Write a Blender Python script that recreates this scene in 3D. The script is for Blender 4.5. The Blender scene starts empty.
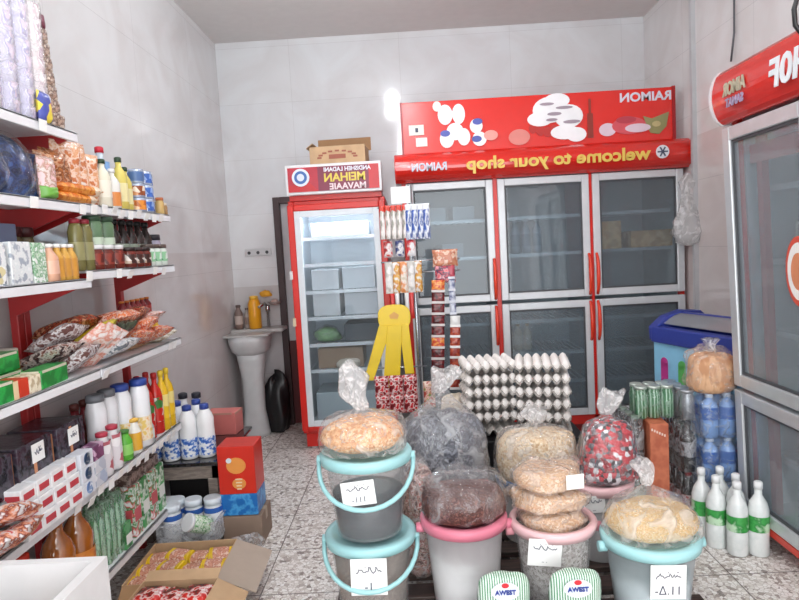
import bpy, bmesh, math, random
from mathutils import Vector, Matrix, Euler, noise
R = math.radians; PI = math.pi
random.seed(7)
sc = bpy.context.scene; COL = sc.collection

# ---------------- camera, world, exposure ----------------
cd = bpy.data.cameras.new('camera'); cam = bpy.data.objects.new('camera', cd); COL.objects.link(cam)
cd.sensor_width = 36.0; cd.lens = 620.0 / 799.0 * 36.0; cd.clip_start = .02
cam.matrix_world = Matrix.Translation((0, 0, 1.45)) @ Matrix.Rotation(R(1.2), 4, 'Z') @ Matrix.Rotation(R(90 - 4.74), 4, 'X') @ Matrix.Rotation(R(-3.2), 4, 'Z')
sc.camera = cam
w = bpy.data.worlds.new('world'); sc.world = w; w.use_nodes = True
w.node_tree.nodes['Background'].inputs[0].default_value = (.93, .96, 1, 1)
w.node_tree.nodes['Background'].inputs[1].default_value = 1.6
def area(name, loc, rot, sx, sy, power, col=(1, 1, 1)):
    l = bpy.data.lights.new(name, 'AREA'); l.shape = 'RECTANGLE'; l.size = sx; l.size_y = sy; l.energy = power; l.color = col
    o = bpy.data.objects.new(name, l); o.location = loc; o.rotation_euler = rot; COL.objects.link(o); return o
area('shopfront_daylight', (.2, -2.3, 1.5), (R(90), 0, 0), 3.2, 2.6, 125, (.95, .98, 1))
sc.view_settings.view_transform = 'Standard'; sc.view_settings.look = 'None'
sc.view_settings.exposure = -.12; sc.view_settings.gamma = 1.0; sc.view_settings.use_curve_mapping = False

# ---------------- materials ----------------
def lin(h):
    h = h.lstrip('#'); v = [int(h[i:i+2], 16) / 255 for i in (0, 2, 4)]
    return tuple(c / 12.92 if c <= .04045 else ((c + .055) / 1.055) ** 2.4 for c in v) + (1,)
MC = {}
def base(name):
    m = bpy.data.materials.new(name); m.use_nodes = True
    nt = m.node_tree; b = nt.nodes['Principled BSDF']; return m, nt, b
def coords(nt, scale=1.0):
    t = nt.nodes.new('ShaderNodeTexCoord'); mp = nt.nodes.new('ShaderNodeMapping'); nt.links.new(t.outputs['Object'], mp.inputs[0])
    mp.inputs['Scale'].default_value = (scale,) * 3 if not isinstance(scale, tuple) else scale
    return mp.outputs[0]
def ramp(nt, stops, fac, const=False):
    r = nt.nodes.new('ShaderNodeValToRGB'); e = r.color_ramp.elements
    if const: r.color_ramp.interpolation = 'CONSTANT'
    while len(e) < len(stops): e.new(.5)
    for k, (p, c) in enumerate(stops): e[k].position = p; e[k].color = lin(c)
    nt.links.new(fac, r.inputs[0]); return r.outputs[0]
def P(hexc, rough=.45, metal=0, spec=.5, var=.06, coat=0):
    """plain painted / moulded surface with slight mottling"""
    key = ('p', hexc, rough, metal, spec, var, coat)
    if key in MC: return MC[key]
    m, nt, b = base('paint_' + hexc); co = coords(nt, 14)
    n = nt.nodes.new('ShaderNodeTexNoise'); n.inputs['Scale'].default_value = 1; n.inputs['Detail'].default_value = 3; nt.links.new(co, n.inputs['Vector'])
    mx = nt.nodes.new('ShaderNodeMixRGB'); mx.blend_type = 'MULTIPLY'; mx.inputs[0].default_value = 1
    mx.inputs[1].default_value = lin(hexc)
    mr = nt.nodes.new('ShaderNodeMapRange'); mr.inputs[1].default_value = .3; mr.inputs[2].default_value = .7; mr.inputs[3].default_value = 1 - var; mr.inputs[4].default_value = 1 + var * .3
    nt.links.new(n.outputs[0], mr.inputs[0]); nt.links.new(mr.outputs[0], mx.inputs[2])
    nt.links.new(mx.outputs[0], b.inputs['Base Color']); b.inputs['Roughness'].default_value = rough; b.inputs['Metallic'].default_value = metal
    b.inputs['Specular IOR Level'].default_value = spec; b.inputs['Coat Weight'].default_value = coat
    MC[key] = m; return m
def K(cols, scale=30, rough=.3, kind='v', st=(1, 1, 1), bump=0):
    """printed packaging or loose goods: patches of several colours"""
    key = ('k', tuple(cols), scale, rough, kind, st, bump)
    if key in MC: return MC[key]
    m, nt, b = base('print_' + cols[0]); co = coords(nt, tuple(scale * s for s in st))
    if kind == 'v':
        n = nt.nodes.new('ShaderNodeTexVoronoi'); nt.links.new(co, n.inputs['Vector']); n.inputs['Scale'].default_value = 1
        sp = nt.nodes.new('ShaderNodeSeparateColor'); nt.links.new(n.outputs['Color'], sp.inputs[0]); f = sp.outputs[0]; h = n.outputs['Distance']
    elif kind == 'w':
        n = nt.nodes.new('ShaderNodeTexWave'); nt.links.new(co, n.inputs['Vector']); n.inputs['Scale'].default_value = 1; n.inputs['Distortion'].default_value = 1.5; f = n.outputs['Fac']; h = f
    else:
        n = nt.nodes.new('ShaderNodeTexNoise'); nt.links.new(co, n.inputs['Vector']); n.inputs['Scale'].default_value = 1.7; n.inputs['Detail'].default_value = 3
        mr = nt.nodes.new('ShaderNodeMapRange'); mr.inputs[1].default_value = .32; mr.inputs[2].default_value = .68; nt.links.new(n.outputs[0], mr.inputs[0]); f = mr.outputs[0]; h = f
    c = ramp(nt, [(i / len(cols), x) for i, x in enumerate(cols)], f, const=kind != 'n')
    nt.links.new(c, b.inputs['Base Color']); b.inputs['Roughness'].default_value = rough
    if bump:
        bp = nt.nodes.new('ShaderNodeBump'); bp.inputs['Strength'].default_value = bump; bp.inputs['Distance'].default_value = .006; bp.invert = kind == 'v'
        nt.links.new(h, bp.inputs['Height']); nt.links.new(bp.outputs[0], b.inputs['Normal'])
    MC[key] = m; return m
def front_only(nt, fr, mix):      # the outer face shines; the inner face of a thin sheet lets light straight through
    g = nt.nodes.new('ShaderNodeNewGeometry'); a = nt.nodes.new('ShaderNodeMath'); a.operation = 'SUBTRACT'; a.inputs[0].default_value = 1; nt.links.new(g.outputs['Backfacing'], a.inputs[1])
    b = nt.nodes.new('ShaderNodeMath'); b.operation = 'MULTIPLY'; nt.links.new(a.outputs[0], b.inputs[0]); nt.links.new(fr.outputs[0], b.inputs[1]); nt.links.new(b.outputs[0], mix.inputs[0])
def film(tint='FFFFFF', amount=.22, rough=.12, crinkle=.6, scale=22, shine=1.5):
    """thin clear plastic: mostly see-through, milky creases, small sharp glints"""
    key = ('f', tint, amount, rough, crinkle, scale, shine)
    if key in MC: return MC[key]
    m, nt, b = base('plastic_film'); co = coords(nt, scale); nt.nodes.remove(b)
    n = nt.nodes.new('ShaderNodeTexNoise'); nt.links.new(co, n.inputs['Vector']); n.inputs['Scale'].default_value = 1; n.inputs['Detail'].default_value = 4; n.inputs['Distortion'].default_value = 1.2
    bp = nt.nodes.new('ShaderNodeBump'); bp.inputs['Strength'].default_value = crinkle; bp.inputs['Distance'].default_value = .02; nt.links.new(n.outputs[0], bp.inputs['Height'])
    df = nt.nodes.new('ShaderNodeBsdfDiffuse'); df.inputs[0].default_value = lin(tint); tl = nt.nodes.new('ShaderNodeBsdfTranslucent'); tl.inputs[0].default_value = lin(tint)
    sc_ = nt.nodes.new('ShaderNodeMixShader'); sc_.inputs[0].default_value = .5; nt.links.new(df.outputs[0], sc_.inputs[1]); nt.links.new(tl.outputs[0], sc_.inputs[2])
    gl = nt.nodes.new('ShaderNodeBsdfGlossy'); gl.inputs['Roughness'].default_value = rough; nt.links.new(bp.outputs[0], gl.inputs['Normal'])
    tr = nt.nodes.new('ShaderNodeBsdfTransparent')
    mr = nt.nodes.new('ShaderNodeMapRange'); mr.inputs[1].default_value = .48; mr.inputs[2].default_value = .72; mr.inputs[3].default_value = amount * (.45 if crinkle > .2 else .95); mr.inputs[4].default_value = min(1, amount * (2.2 if crinkle > .2 else 1.05))
    nt.links.new(n.outputs[0], mr.inputs[0])
    m1 = nt.nodes.new('ShaderNodeMixShader'); nt.links.new(mr.outputs[0], m1.inputs[0]); nt.links.new(tr.outputs[0], m1.inputs[1]); nt.links.new(sc_.outputs[0], m1.inputs[2])
    fr = nt.nodes.new('ShaderNodeFresnel'); fr.inputs[0].default_value = shine if crinkle > .2 else 1.2; nt.links.new(bp.outputs[0], fr.inputs['Normal'])
    m2 = nt.nodes.new('ShaderNodeMixShader'); front_only(nt, fr, m2); nt.links.new(m1.outputs[0], m2.inputs[1]); nt.links.new(gl.outputs[0], m2.inputs[2])
    nt.links.new(m2.outputs[0], nt.nodes['Material Output'].inputs[0]); MC[key] = m; return m
def glass(tint='E8EEF2', haze=.06, rough=.03, ior=1.5):
    key = ('g', tint, haze, rough, ior)
    if key in MC: return MC[key]
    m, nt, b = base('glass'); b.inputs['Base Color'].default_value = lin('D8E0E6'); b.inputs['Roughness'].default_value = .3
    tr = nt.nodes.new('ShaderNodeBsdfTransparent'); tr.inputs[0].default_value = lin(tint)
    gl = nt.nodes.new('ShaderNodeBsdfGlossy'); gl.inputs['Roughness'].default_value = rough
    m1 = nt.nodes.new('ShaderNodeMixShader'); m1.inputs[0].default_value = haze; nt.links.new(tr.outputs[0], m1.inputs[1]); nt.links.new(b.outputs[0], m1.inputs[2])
    fr = nt.nodes.new('ShaderNodeFresnel'); fr.inputs[0].default_value = ior
    m2 = nt.nodes.new('ShaderNodeMixShader'); front_only(nt, fr, m2); nt.links.new(m1.outputs[0], m2.inputs[1]); nt.links.new(gl.outputs[0], m2.inputs[2])
    nt.links.new(m2.outputs[0], nt.nodes['Material Output'].inputs[0]); MC[key] = m; return m
def glow(hexc, s):
    m, nt, b = base('lamp_glow'); b.inputs['Emission Color'].default_value = lin(hexc); b.inputs['Emission Strength'].default_value = s; return m
def tile_mat(name, c1, c2, upper, bw, bh, axes, off=0, split=None):
    m, nt, b = base(name)
    t = nt.nodes.new('ShaderNodeTexCoord'); sx = nt.nodes.new('ShaderNodeSeparateXYZ'); nt.links.new(t.outputs['Object'], sx.inputs[0])
    cx = nt.nodes.new('ShaderNodeCombineXYZ'); nt.links.new(sx.outputs[axes[0]], cx.inputs[0]); nt.links.new(sx.outputs[axes[1]], cx.inputs[1])
    br = nt.nodes.new('ShaderNodeTexBrick'); nt.links.new(cx.outputs[0], br.inputs['Vector']); br.offset = off
    br.inputs['Scale'].default_value = 1; br.inputs['Brick Width'].default_value = bw; br.inputs['Row Height'].default_value = bh; br.inputs['Mortar Size'].default_value = .0013; br.inputs['Mortar Smooth'].default_value = .5
    br.inputs['Color1'].default_value = lin(c1); br.inputs['Color2'].default_value = lin(c2); br.inputs['Mortar'].default_value = lin('BDBDBE')
    n = nt.nodes.new('ShaderNodeTexNoise'); nt.links.new(cx.outputs[0], n.inputs['Vector']); n.inputs['Scale'].default_value = 2.2; n.inputs['Detail'].default_value = 6; n.inputs['Distortion'].default_value = 1.5
    v = ramp(nt, [(.35, 'FFFFFF'), (.65, 'F6F3F2')], n.outputs[0])
    mx = nt.nodes.new('ShaderNodeMixRGB'); mx.blend_type = 'MULTIPLY'; mx.inputs[0].default_value = 1; nt.links.new(br.outputs[0], mx.inputs[1]); nt.links.new(v, mx.inputs[2])
    out = mx.outputs[0]
    if split:                                     # tile colour takes a faint pinkish tint below the split height
        gt = nt.nodes.new('ShaderNodeMath'); gt.operation = 'LESS_THAN'; nt.links.new(sx.outputs[2], gt.inputs[0]); gt.inputs[1].default_value = split
        m3 = nt.nodes.new('ShaderNodeMixRGB'); m3.blend_type = 'MULTIPLY'; nt.links.new(gt.outputs[0], m3.inputs[0]); nt.links.new(out, m3.inputs[1]); m3.inputs[2].default_value = lin(upper); out = m3.outputs[0]
    nt.links.new(out, b.inputs['Base Color']); b.inputs['Roughness'].default_value = .09; b.inputs['Specular IOR Level'].default_value = .5
    bp = nt.nodes.new('ShaderNodeBump'); bp.inputs['Strength'].default_value = .03; bp.inputs['Distance'].default_value = .003; nt.links.new(n.outputs[0], bp.inputs['Height']); nt.links.new(bp.outputs[0], b.inputs['Normal'])
    return m
def floor_mat():
    m, nt, b = base('terrazzo_floor')
    t = nt.nodes.new('ShaderNodeTexCoord')
    v = nt.nodes.new('ShaderNodeTexVoronoi'); v.inputs['Scale'].default_value = 58; nt.links.new(t.outputs['Object'], v.inputs['Vector'])
    sp = nt.nodes.new('ShaderNodeSeparateColor'); nt.links.new(v.outputs['Color'], sp.inputs[0])
    c = ramp(nt, [(0, 'F0ECE8'), (.3, 'E2DDD7'), (.5, 'D0C8C1'), (.64, 'F4F2EF'), (.84, 'A79C95'), (.9, 'BDB3AC'), (.97, '8E847F')], sp.outputs[0], True)
    v2 = nt.nodes.new('ShaderNodeTexVoronoi'); v2.feature = 'DISTANCE_TO_EDGE'; v2.inputs['Scale'].default_value = 58; nt.links.new(t.outputs['Object'], v2.inputs['Vector'])
    e = ramp(nt, [(0, 'A89C94'), (.08, 'FFFFFF')], v2.outputs['Distance'])
    mx = nt.nodes.new('ShaderNodeMixRGB'); mx.blend_type = 'MULTIPLY'; mx.inputs[0].default_value = .8; nt.links.new(c, mx.inputs[1]); nt.links.new(e, mx.inputs[2])
    mp = nt.nodes.new('ShaderNodeMapping'); mp.inputs['Location'].default_value = (.72 + .4 * 10, -2.54 + .4 * 10, 0); nt.links.new(t.outputs['Object'], mp.inputs[0])
    br = nt.nodes.new('ShaderNodeTexBrick'); br.offset = 0; nt.links.new(mp.outputs[0], br.inputs['Vector']); br.inputs['Scale'].default_value = 1; br.inputs['Brick Width'].default_value = .4; br.inputs['Row Height'].default_value = .4; br.inputs['Mortar Size'].default_value = .003
    br.inputs['Color1'].default_value = br.inputs['Color2'].default_value = (1, 1, 1, 1); br.inputs['Mortar'].default_value = lin('8A8380')
    m2 = nt.nodes.new('ShaderNodeMixRGB'); m2.blend_type = 'MULTIPLY'; m2.inputs[0].default_value = 1; nt.links.new(mx.outputs[0], m2.inputs[1]); nt.links.new(br.outputs[0], m2.inputs[2])
    nt.links.new(m2.outputs[0], b.inputs['Base Color']); b.inputs['Roughness'].default_value = .35; return m

WHITE = P('EDEDEE'); BLACKP = P('17171A', .4); STEEL = P('B9BCC0', .3, .8); ALU = P('D3D6DA', .35, .25)
REDP = P('D3261C', .3); DKRED = P('9C1C1E', .4); KRAFT = P('B08A63', .8, var=.12); KRAFT2 = P('C3A27E', .8, var=.12)
CHROME = P('DDDDDD', .12, 1); PAPER = P('F4F4F2', .7, var=.02); INK = P('3B3F55', .6)

# ---------------- mesh builder ----------------
class MB:
    def __init__(s): s.v = []; s.f = []; s.m = []; s.s = []
    def add(s, vs, fs, mi=0, smooth=False):
        o = len(s.v); s.v += [tuple(v) for v in vs]
        for f in fs: s.f.append(tuple(o + i for i in f)); s.m.append(mi); s.s.append(smooth)
        return s
    def box(s, x0, x1, y0, y1, z0, z1, mi=0, M=None):
        vs = [Vector((x, y, z)) for z in (z0, z1) for y in (y0, y1) for x in (x0, x1)]
        if M: vs = [M @ v for v in vs]
        return s.add(vs, [(0, 2, 3, 1), (4, 5, 7, 6), (0, 1, 5, 4), (2, 6, 7, 3), (0, 4, 6, 2), (1, 3, 7, 5)], mi)
    def cbox(s, c, sz, mi=0, rz=0, rx=0, ry=0):
        M = Matrix.Translation(c) @ Euler((rx, ry, rz)).to_matrix().to_4x4(); a, b, d = [q / 2 for q in sz]
        return s.box(-a, a, -b, b, -d, d, mi, M)
    def lathe(s, prof, seg=20, c=(0, 0, 0), mi=0, sq=1.0, mod=None, cap=True, M=None):
        vs = []
        for k, (z, r) in enumerate(prof):
            for i in range(seg):
                a = 2 * PI * i / seg; ca, sa = math.cos(a), math.sin(a)
                if sq != 1: ca = math.copysign(abs(ca) ** sq, ca); sa = math.copysign(abs(sa) ** sq, sa)
                rr = r[0] if isinstance(r, tuple) else r; ry = r[1] if isinstance(r, tuple) else r
                q = mod(a, k) if mod else 1
                v = Vector((ca * rr * q, sa * ry * q, z))
                if M: v = M @ v
                vs.append(v + Vector(c))
        fs = [(k * seg + i, k * seg + (i + 1) % seg, (k + 1) * seg + (i + 1) % seg, (k + 1) * seg + i) for k in range(len(prof) - 1) for i in range(seg)]
        s.add(vs, fs, mi, True)
        if cap:
            o = len(s.v) - len(vs); s.f.append(tuple(o + i for i in reversed(range(seg)))); s.m.append(mi); s.s.append(False)
            s.f.append(tuple(o + (len(prof) - 1) * seg + i for i in range(seg))); s.m.append(mi); s.s.append(False)
        return s
    def cyl(s, c, r, h, seg=16, mi=0): return s.lathe([(0, r), (h, r)], seg, c, mi)
    def tube(s, pts, r, seg=8, mi=0, closed=False):
        pts = [Vector(p) for p in pts]; n = len(pts); vs = []; up = None
        for i, p in enumerate(pts):
            a = pts[(i - 1) % n] if (i > 0 or closed) else p; b = pts[(i + 1) % n] if (i < n - 1 or closed) else p
            t = (b - a).normalized()
            if up is None: up = t.orthogonal().normalized()
            up = (up - t * up.dot(t)).normalized(); w2 = t.cross(up)
            rr = r[i] if isinstance(r, (list, tuple)) else r
            for k in range(seg):
                an = 2 * PI * k / seg; vs.append(p + up * math.cos(an) * rr + w2 * math.sin(an) * rr)
        m = n if closed else n - 1
        fs = [(i * seg + k, i * seg + (k + 1) % seg, ((i + 1) % n) * seg + (k + 1) % seg, ((i + 1) % n) * seg + k) for i in range(m) for k in range(seg)]
        s.add(vs, fs, mi, True)
        if not closed:
            o = len(s.v) - len(vs); s.f.append(tuple(o + k for k in reversed(range(seg)))); s.f.append(tuple(o + (n - 1) * seg + k for k in range(seg))); s.m += [mi, mi]; s.s += [False, False]
        return s
    def prism(s, poly, axis, a, b, mi=0):
        def pt(u, v, w2):
            return {'x': (w2, u, v), 'y': (u, w2, v), 'z': (u, v, w2)}[axis]
        n = len(poly); vs = [pt(u, v, a) for u, v in poly] + [pt(u, v, b) for u, v in poly]
        return s.add(vs, [tuple(reversed(range(n))), tuple(range(n, 2 * n))] + [(i, (i + 1) % n, n + (i + 1) % n, n + i) for i in range(n)], mi)
    def pillow(s, wd, ht, th, mi=0, M=None, nu=10, nv=12, wr=.12, seed=0, crimp=True):
        """a sealed pouch, standing in the xz plane, bottom edge at z=0"""
        for side in (1, -1):
            vs = []
            for j in range(nv + 1):
                v = -1 + 2 * j / nv
                for i in range(nu + 1):
                    u = -1 + 2 * i / nu
                    t = (1 - u ** 4) ** .6 * (1 - abs(v) ** 5) ** .7
                    n = noise.noise(Vector((u * 2 + seed, v * 2.3, side * 3.1 + seed))) * wr
                    y = side * (th / 2) * t * (1 + n * 2)
                    x = u * wd / 2 * (1 - .04 * (1 - v * v)); z = (v + 1) / 2 * ht
                    if crimp and abs(v) > .95: y += .002 * math.sin(u * 25)
                    p = Vector((x, y, z)); vs.append(M @ p if M else p)
            fs = []
            for j in range(nv):
                for i in range(nu):
                    q = (j * (nu + 1) + i, j * (nu + 1) + i + 1, (j + 1) * (nu + 1) + i + 1, (j + 1) * (nu + 1) + i)
                    fs.append(q if side < 0 else tuple(reversed(q)))
            s.add(vs, fs, mi, True)
        return s
    def blob(s, rx, ry, h, mi=0, seg=32, rings=14, p=2.6, nz=.08, seed=0, c=(0, 0, 0), flat=.25, top=1.0, fr=3.0):
        """slumped soft body resting on z=0"""
        vs = []
        for k in range(rings + 1):
            t = k / rings; ph = -PI / 2 + PI * t
            cz = math.sin(ph); cr = math.cos(ph)
            rr = max(cr, 0) ** (2 / p); zz = (math.copysign(abs(cz) ** (2 / p), cz) + 1) / 2
            zz = max(0, (zz - flat * .3) / (1 - flat * .3))
            for i in range(seg):
                a = 2 * PI * i / seg; ca, sa = math.cos(a), math.sin(a)
                n = noise.noise(Vector((ca * fr * .5 + seed, sa * fr * .5, zz * fr * .7 + seed * 2))) * nz
                q = (1 + n * 2) * (1 + (top - 1) * zz)
                vs.append((c[0] + ca * rx * rr * q, c[1] + sa * ry * rr * q, c[2] + zz * h * (1 + n * (1 if k > rings / 2 else 0))))
        fs = [(k * seg + i, k * seg + (i + 1) % seg, (k + 1) * seg + (i + 1) % seg, (k + 1) * seg + i) for k in range(rings) for i in range(seg)]
        return s.add(vs, fs, mi, True)
    def mesh(s, name, mats):
        me = bpy.data.meshes.new(name); me.from_pydata(s.v, [], s.f)
        for m in (mats if isinstance(mats, (list, tuple)) else [mats]): me.materials.append(m)
        me.polygons.foreach_set('material_index', s.m); me.polygons.foreach_set('use_smooth', s.s); me.update()
        bm = bmesh.new(); bm.from_mesh(me); bmesh.ops.recalc_face_normals(bm, faces=bm.faces); bm.to_mesh(me); bm.free(); return me

def open_box(m, x0, x1, y0, y1, z0, z1, e):
    m.box(x0, x1, y0, y1, z0, z0 + e); m.box(x0, x0 + e, y0, y1, z0 + e, z1); m.box(x1 - e, x1, y0, y1, z0 + e, z1)
    m.box(x0 + e, x1 - e, y0, y0 + e, z0 + e, z1); m.box(x0 + e, x1 - e, y1 - e, y1, z0 + e, z1); return m
def obj(name, mb, mats, parent=None, bevel=0, label=None, loc=None):
    me = mb.mesh(name, mats) if isinstance(mb, MB) else mb
    o = bpy.data.objects.new(name, me); COL.objects.link(o)
    if parent: o.parent = parent
    if bevel:
        b = o.modifiers.new('bevel', 'BEVEL'); b.width = bevel; b.segments = 2; b.limit_method = 'ANGLE'; b.angle_limit = R(40)
    if label: o['label'] = label
    if loc: o.location = loc
    return o
def tag(o, label=None, cat=None, group=None, loc=None, rz=None):
    if label: o['label'] = label
    if cat: o['category'] = cat
    if group: o['group'] = group
    if loc: o.location = loc
    if rz is not None: o.rotation_euler = (0, 0, rz) if not isinstance(rz, tuple) else rz
    return o
def T(name, label=None, cat=None, loc=(0, 0, 0), rz=0, group=None):
    o = bpy.data.objects.new(name, None); COL.objects.link(o); o.empty_display_size = .05
    return tag(o, label, cat, group, loc, rz)
def struct(name, mb, m, bevel=0):
    o = obj(name, mb, m, bevel=bevel); o['kind'] = 'structure'; return o
def children(o): return [c for c in COL.objects if c.parent == o]
KIDS = {}
def copy_tree(o, parent=None):
    c = o.copy(); COL.objects.link(c); c.parent = parent
    for ch in KIDS.get(o.name, None) or KIDS.setdefault(o.name, children(o)): copy_tree(ch, c)
    return c
CACHE = {}; SPREAD = False      # SPREAD: spacing of the goods along the left rack
def put(key, fn, loc, rz=0, label=None, cat=None, group=None, scale=None):
    """first call builds the thing, later calls copy it with its parts"""
    if key in CACHE: o = copy_tree(CACHE[key])
    else: o = fn(); CACHE[key] = o
    if SPREAD and loc[1] > 2.2: loc = (loc[0], loc[1] + (loc[1] - 2.2) * .075, loc[2])
    o.location = loc; o.rotation_euler = (0, 0, rz) if not isinstance(rz, tuple) else rz
    o.scale = (scale,) * 3 if isinstance(scale, (int, float)) else (scale or (1, 1, 1))
    for k in ('label', 'category', 'group'):
        if k in o: del o[k]
    o['label'] = label; o['category'] = cat
    if group: o['group'] = group
    return o
ORD = ['first', 'second', 'third', 'fourth', 'fifth', 'sixth', 'seventh', 'eighth', 'ninth', 'tenth', 'eleventh', 'twelfth']

def text(name, body, size, mat, parent, M, mirror=True, ext=.002, sx=1.0, bold=.03):
    c = bpy.data.curves.new(name, 'FONT'); c.body = body; c.size = size; c.extrude = ext; c.align_x = 'CENTER'; c.resolution_u = 3; c.offset = size * bold
    o = bpy.data.objects.new(name, c); COL.objects.link(o)
    dg = bpy.context.evaluated_depsgraph_get(); me = bpy.data.meshes.new_from_object(o.evaluated_get(dg)); bpy.data.objects.remove(o)
    for v in me.vertices:
        if mirror: v.co.x = -v.co.x
        v.co.x *= sx; v.co = M @ v.co
    if mirror: me.flip_normals()
    me.materials.clear(); me.materials.append(mat)
    for p in me.polygons: p.material_index = 0
    return obj(name, me, None, parent)
def FR(x, y, z, tilt=0):      # text frame facing -Y
    return Matrix.Translation((x, y, z)) @ Matrix.Rotation(R(90) + tilt, 4, 'X')

def scribble(mb, cx, cz, wd, y, seed, r=.0011, mi=0, mk=lambda x, y, z: (x, y, z)):
    """handwriting in joined strokes with dots"""
    rnd = random.Random(seed); n = 26; pts = []
    for i in range(n):
        t = i / (n - 1); pts.append(mk(cx + wd / 2 - wd * t, y, cz + .004 * math.sin(t * 19 + seed) + rnd.uniform(-.003, .004) + (.009 if rnd.random() < .15 else 0)))
    mb.tube(pts, r, 4, mi)
    for i in range(3):
        x = cx + rnd.uniform(-.4, .4) * wd; mb.tube([mk(x, y, cz + .014), mk(x + .002, y, cz + .015)], r * 1.1, 4, mi)

# =====================================================================
# THE SHELL
# =====================================================================
XL, XR, YB, ZC, YF = -1.5, 1.98, 5.2, 3.2, -2.4
struct('floor', MB().box(XL - .15, XR + .15, YF, YB + .15, -.12, 0), floor_mat())
struct('ceiling', MB().box(XL - .15, XR + .15, YF, YB + .15, ZC, ZC + .12), P('E4E2E0', .85, var=.03))
struct('wall_left', MB().box(XL - .15, XL, YF, YB + .15, 0, ZC), tile_mat('left_wall_tile', 'DEDEDF', 'DADBDC', 'F6F1F0', .9, .45, (1, 2), split=1.5))
struct('wall_right', MB().box(XR, XR + .15, YF, YB + .15, 0, ZC), tile_mat('right_wall_tile', 'E6E5E5', 'E2E1E1', 'F4EDEB', .9, .45, (1, 2), split=2.1))
bw = MB(); dx0, dx1, dz = -1.118, -.42, 1.93
bw.box(XL, dx0, YB, YB + .15, 0, ZC); bw.box(dx1, XR, YB, YB + .15, 0, ZC); bw.box(dx0, dx1, YB, YB + .15, dz, ZC)
struct('wall_back', bw, tile_mat('back_wall_tile', 'D8DADC', 'D5D7DA', 'E8E2E0', .9, .45, (0, 2), split=1.2))
# storeroom door in the back wall, half behind the small fridge
d = T('door_1'); d['kind'] = 'structure'
fm = MB(); fm.box(dx0, dx0 + .055, YB - .02, YB + .1, 0, dz); fm.box(dx1 - .055, dx1, YB - .02, YB + .1, 0, dz); fm.box(dx0 + .055, dx1 - .055, YB - .02, YB + .1, dz - .055, dz)
obj('door_frame', fm, P('3A2526', .45), d, .004)
obj('door_panel', MB().box(dx0 + .055, dx1 - .055, YB + .03, YB + .07, .72, dz - .055), P('C8C8CB', .4), d)
obj('door_panel', MB().box(dx0 + .055, dx1 - .055, YB + .03, YB + .07, 0, .72), P('5A1F20', .4), d)
struct('trim_1', MB().box(XR - .03, XR, 4.3, 4.33, 0, ZC), P('BEBFC1', .3))
# ceiling lamps: globe bulbs whose reflections show in the tiles
for i, (x, y) in enumerate([(-.1, 3.45), (.03, 1.75), (0, -.3)]):
    t = T('ceiling_bulb', ['round white ceiling bulb nearest the back wall', 'round white ceiling bulb in the middle of the shop', 'round white ceiling bulb near the shop front'][i], 'ceiling lamp', (x, y, ZC))
    obj('lamp_base', MB().lathe([(-.05, .022), (-.02, .05), (0, .055)], 20), WHITE, t)
    prof = [(-.05 - .12 * q, .001 + .058 * math.sin(PI * min(1, q * 1.0)) ** .6) for q in [i2 / 12 for i2 in range(13)]]
    b = obj('bulb', MB().lathe(prof, 20), glow('F4F8FF', 120), t)
    l = bpy.data.lights.new('bulb_light', 'POINT'); l.energy = 16; l.shadow_soft_size = .07; l.color = (.96, .98, 1)
    lo = bpy.data.objects.new('bulb_light', l); COL.objects.link(lo); lo.location = (x, y, ZC - .25)
# loose cables by the right wall
pts = [(1.955, 4.3 - .0, 3.2)]
tag(obj('wall_cable', MB().tube([(1.965, 3.80, 3.2), (1.962, 3.77, 2.8), (1.965, 3.78, 2.6), (1.955, 3.80, 2.44)], .006, 6), P('55555A')), 'thin grey cable hanging down the right wall', 'cable')
tag(obj('power_cable', MB().tube([(1.42, 2.07, 2.5), (1.34, 2.07, 2.33), (1.29, 2.07, 2.22), (1.266, 2.07, 2.14), (1.27, 2.07, 2.09), (1.30, 2.07, 2.05), (1.36, 2.07, 2.03), (1.42, 2.07, 2.03)], .008, 8), BLACKP), 'thick black power cable looping over the right hand fridge', 'cable')

# =====================================================================
# FRIDGES
# =====================================================================
GL = glass('DCE4E8', .10, .03, 1.5); GLR = glass('E6ECEF', .2, .05, 1.35)  # pale haze mixed into the door glass stands in for reflections, stronger on the right fridge
GREYIN = P('9FA6AC', .4); INNER = P('C2C8CC', .4)
def fridge_case(root, W, D, z0, z1, back, th=.04):
    m = MB(); m.box(0, th, 0, D, z0, z1); m.box(W - th, W, 0, D, z0, z1); m.box(th, W - th, 0, D, z1 - th, z1); m.box(th, W - th, 0, D, z0, z0 + th)
    obj('cabinet', m, REDP, root, .006)
    m = MB(); m.box(th, W - th, D - .03, D, z0 + th, z1 - th); obj('back_panel', m, back, root)
    m = MB(); m.box(th, th + .012, .03, D - .03, z0 + th, z1 - th); m.box(W - th - .012, W - th, .03, D - .03, z0 + th, z1 - th); m.box(th, W - th, .03, D - .03, z0 + th, z0 + th + .012); m.box(th, W - th, .03, D - .03, z1 - th - .012, z1 - th)
    obj('liner', m, back, root)
def wire_shelf(root, x0, x1, y0, y1, z, mat):
    m = MB(); m.box(x0, x1, y0, y0 + .02, z - .012, z + .012); m.box(x0, x1, y1 - .01, y1, z - .006, z + .006)
    n = int((x1 - x0) / .045)
    for i in range(n + 1):
        x = x0 + .006 + (x1 - x0 - .012) * i / n; m.box(x - .003, x + .003, y0, y1, z - .004, z + .002)
    return obj('shelf', m, mat, root)
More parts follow.
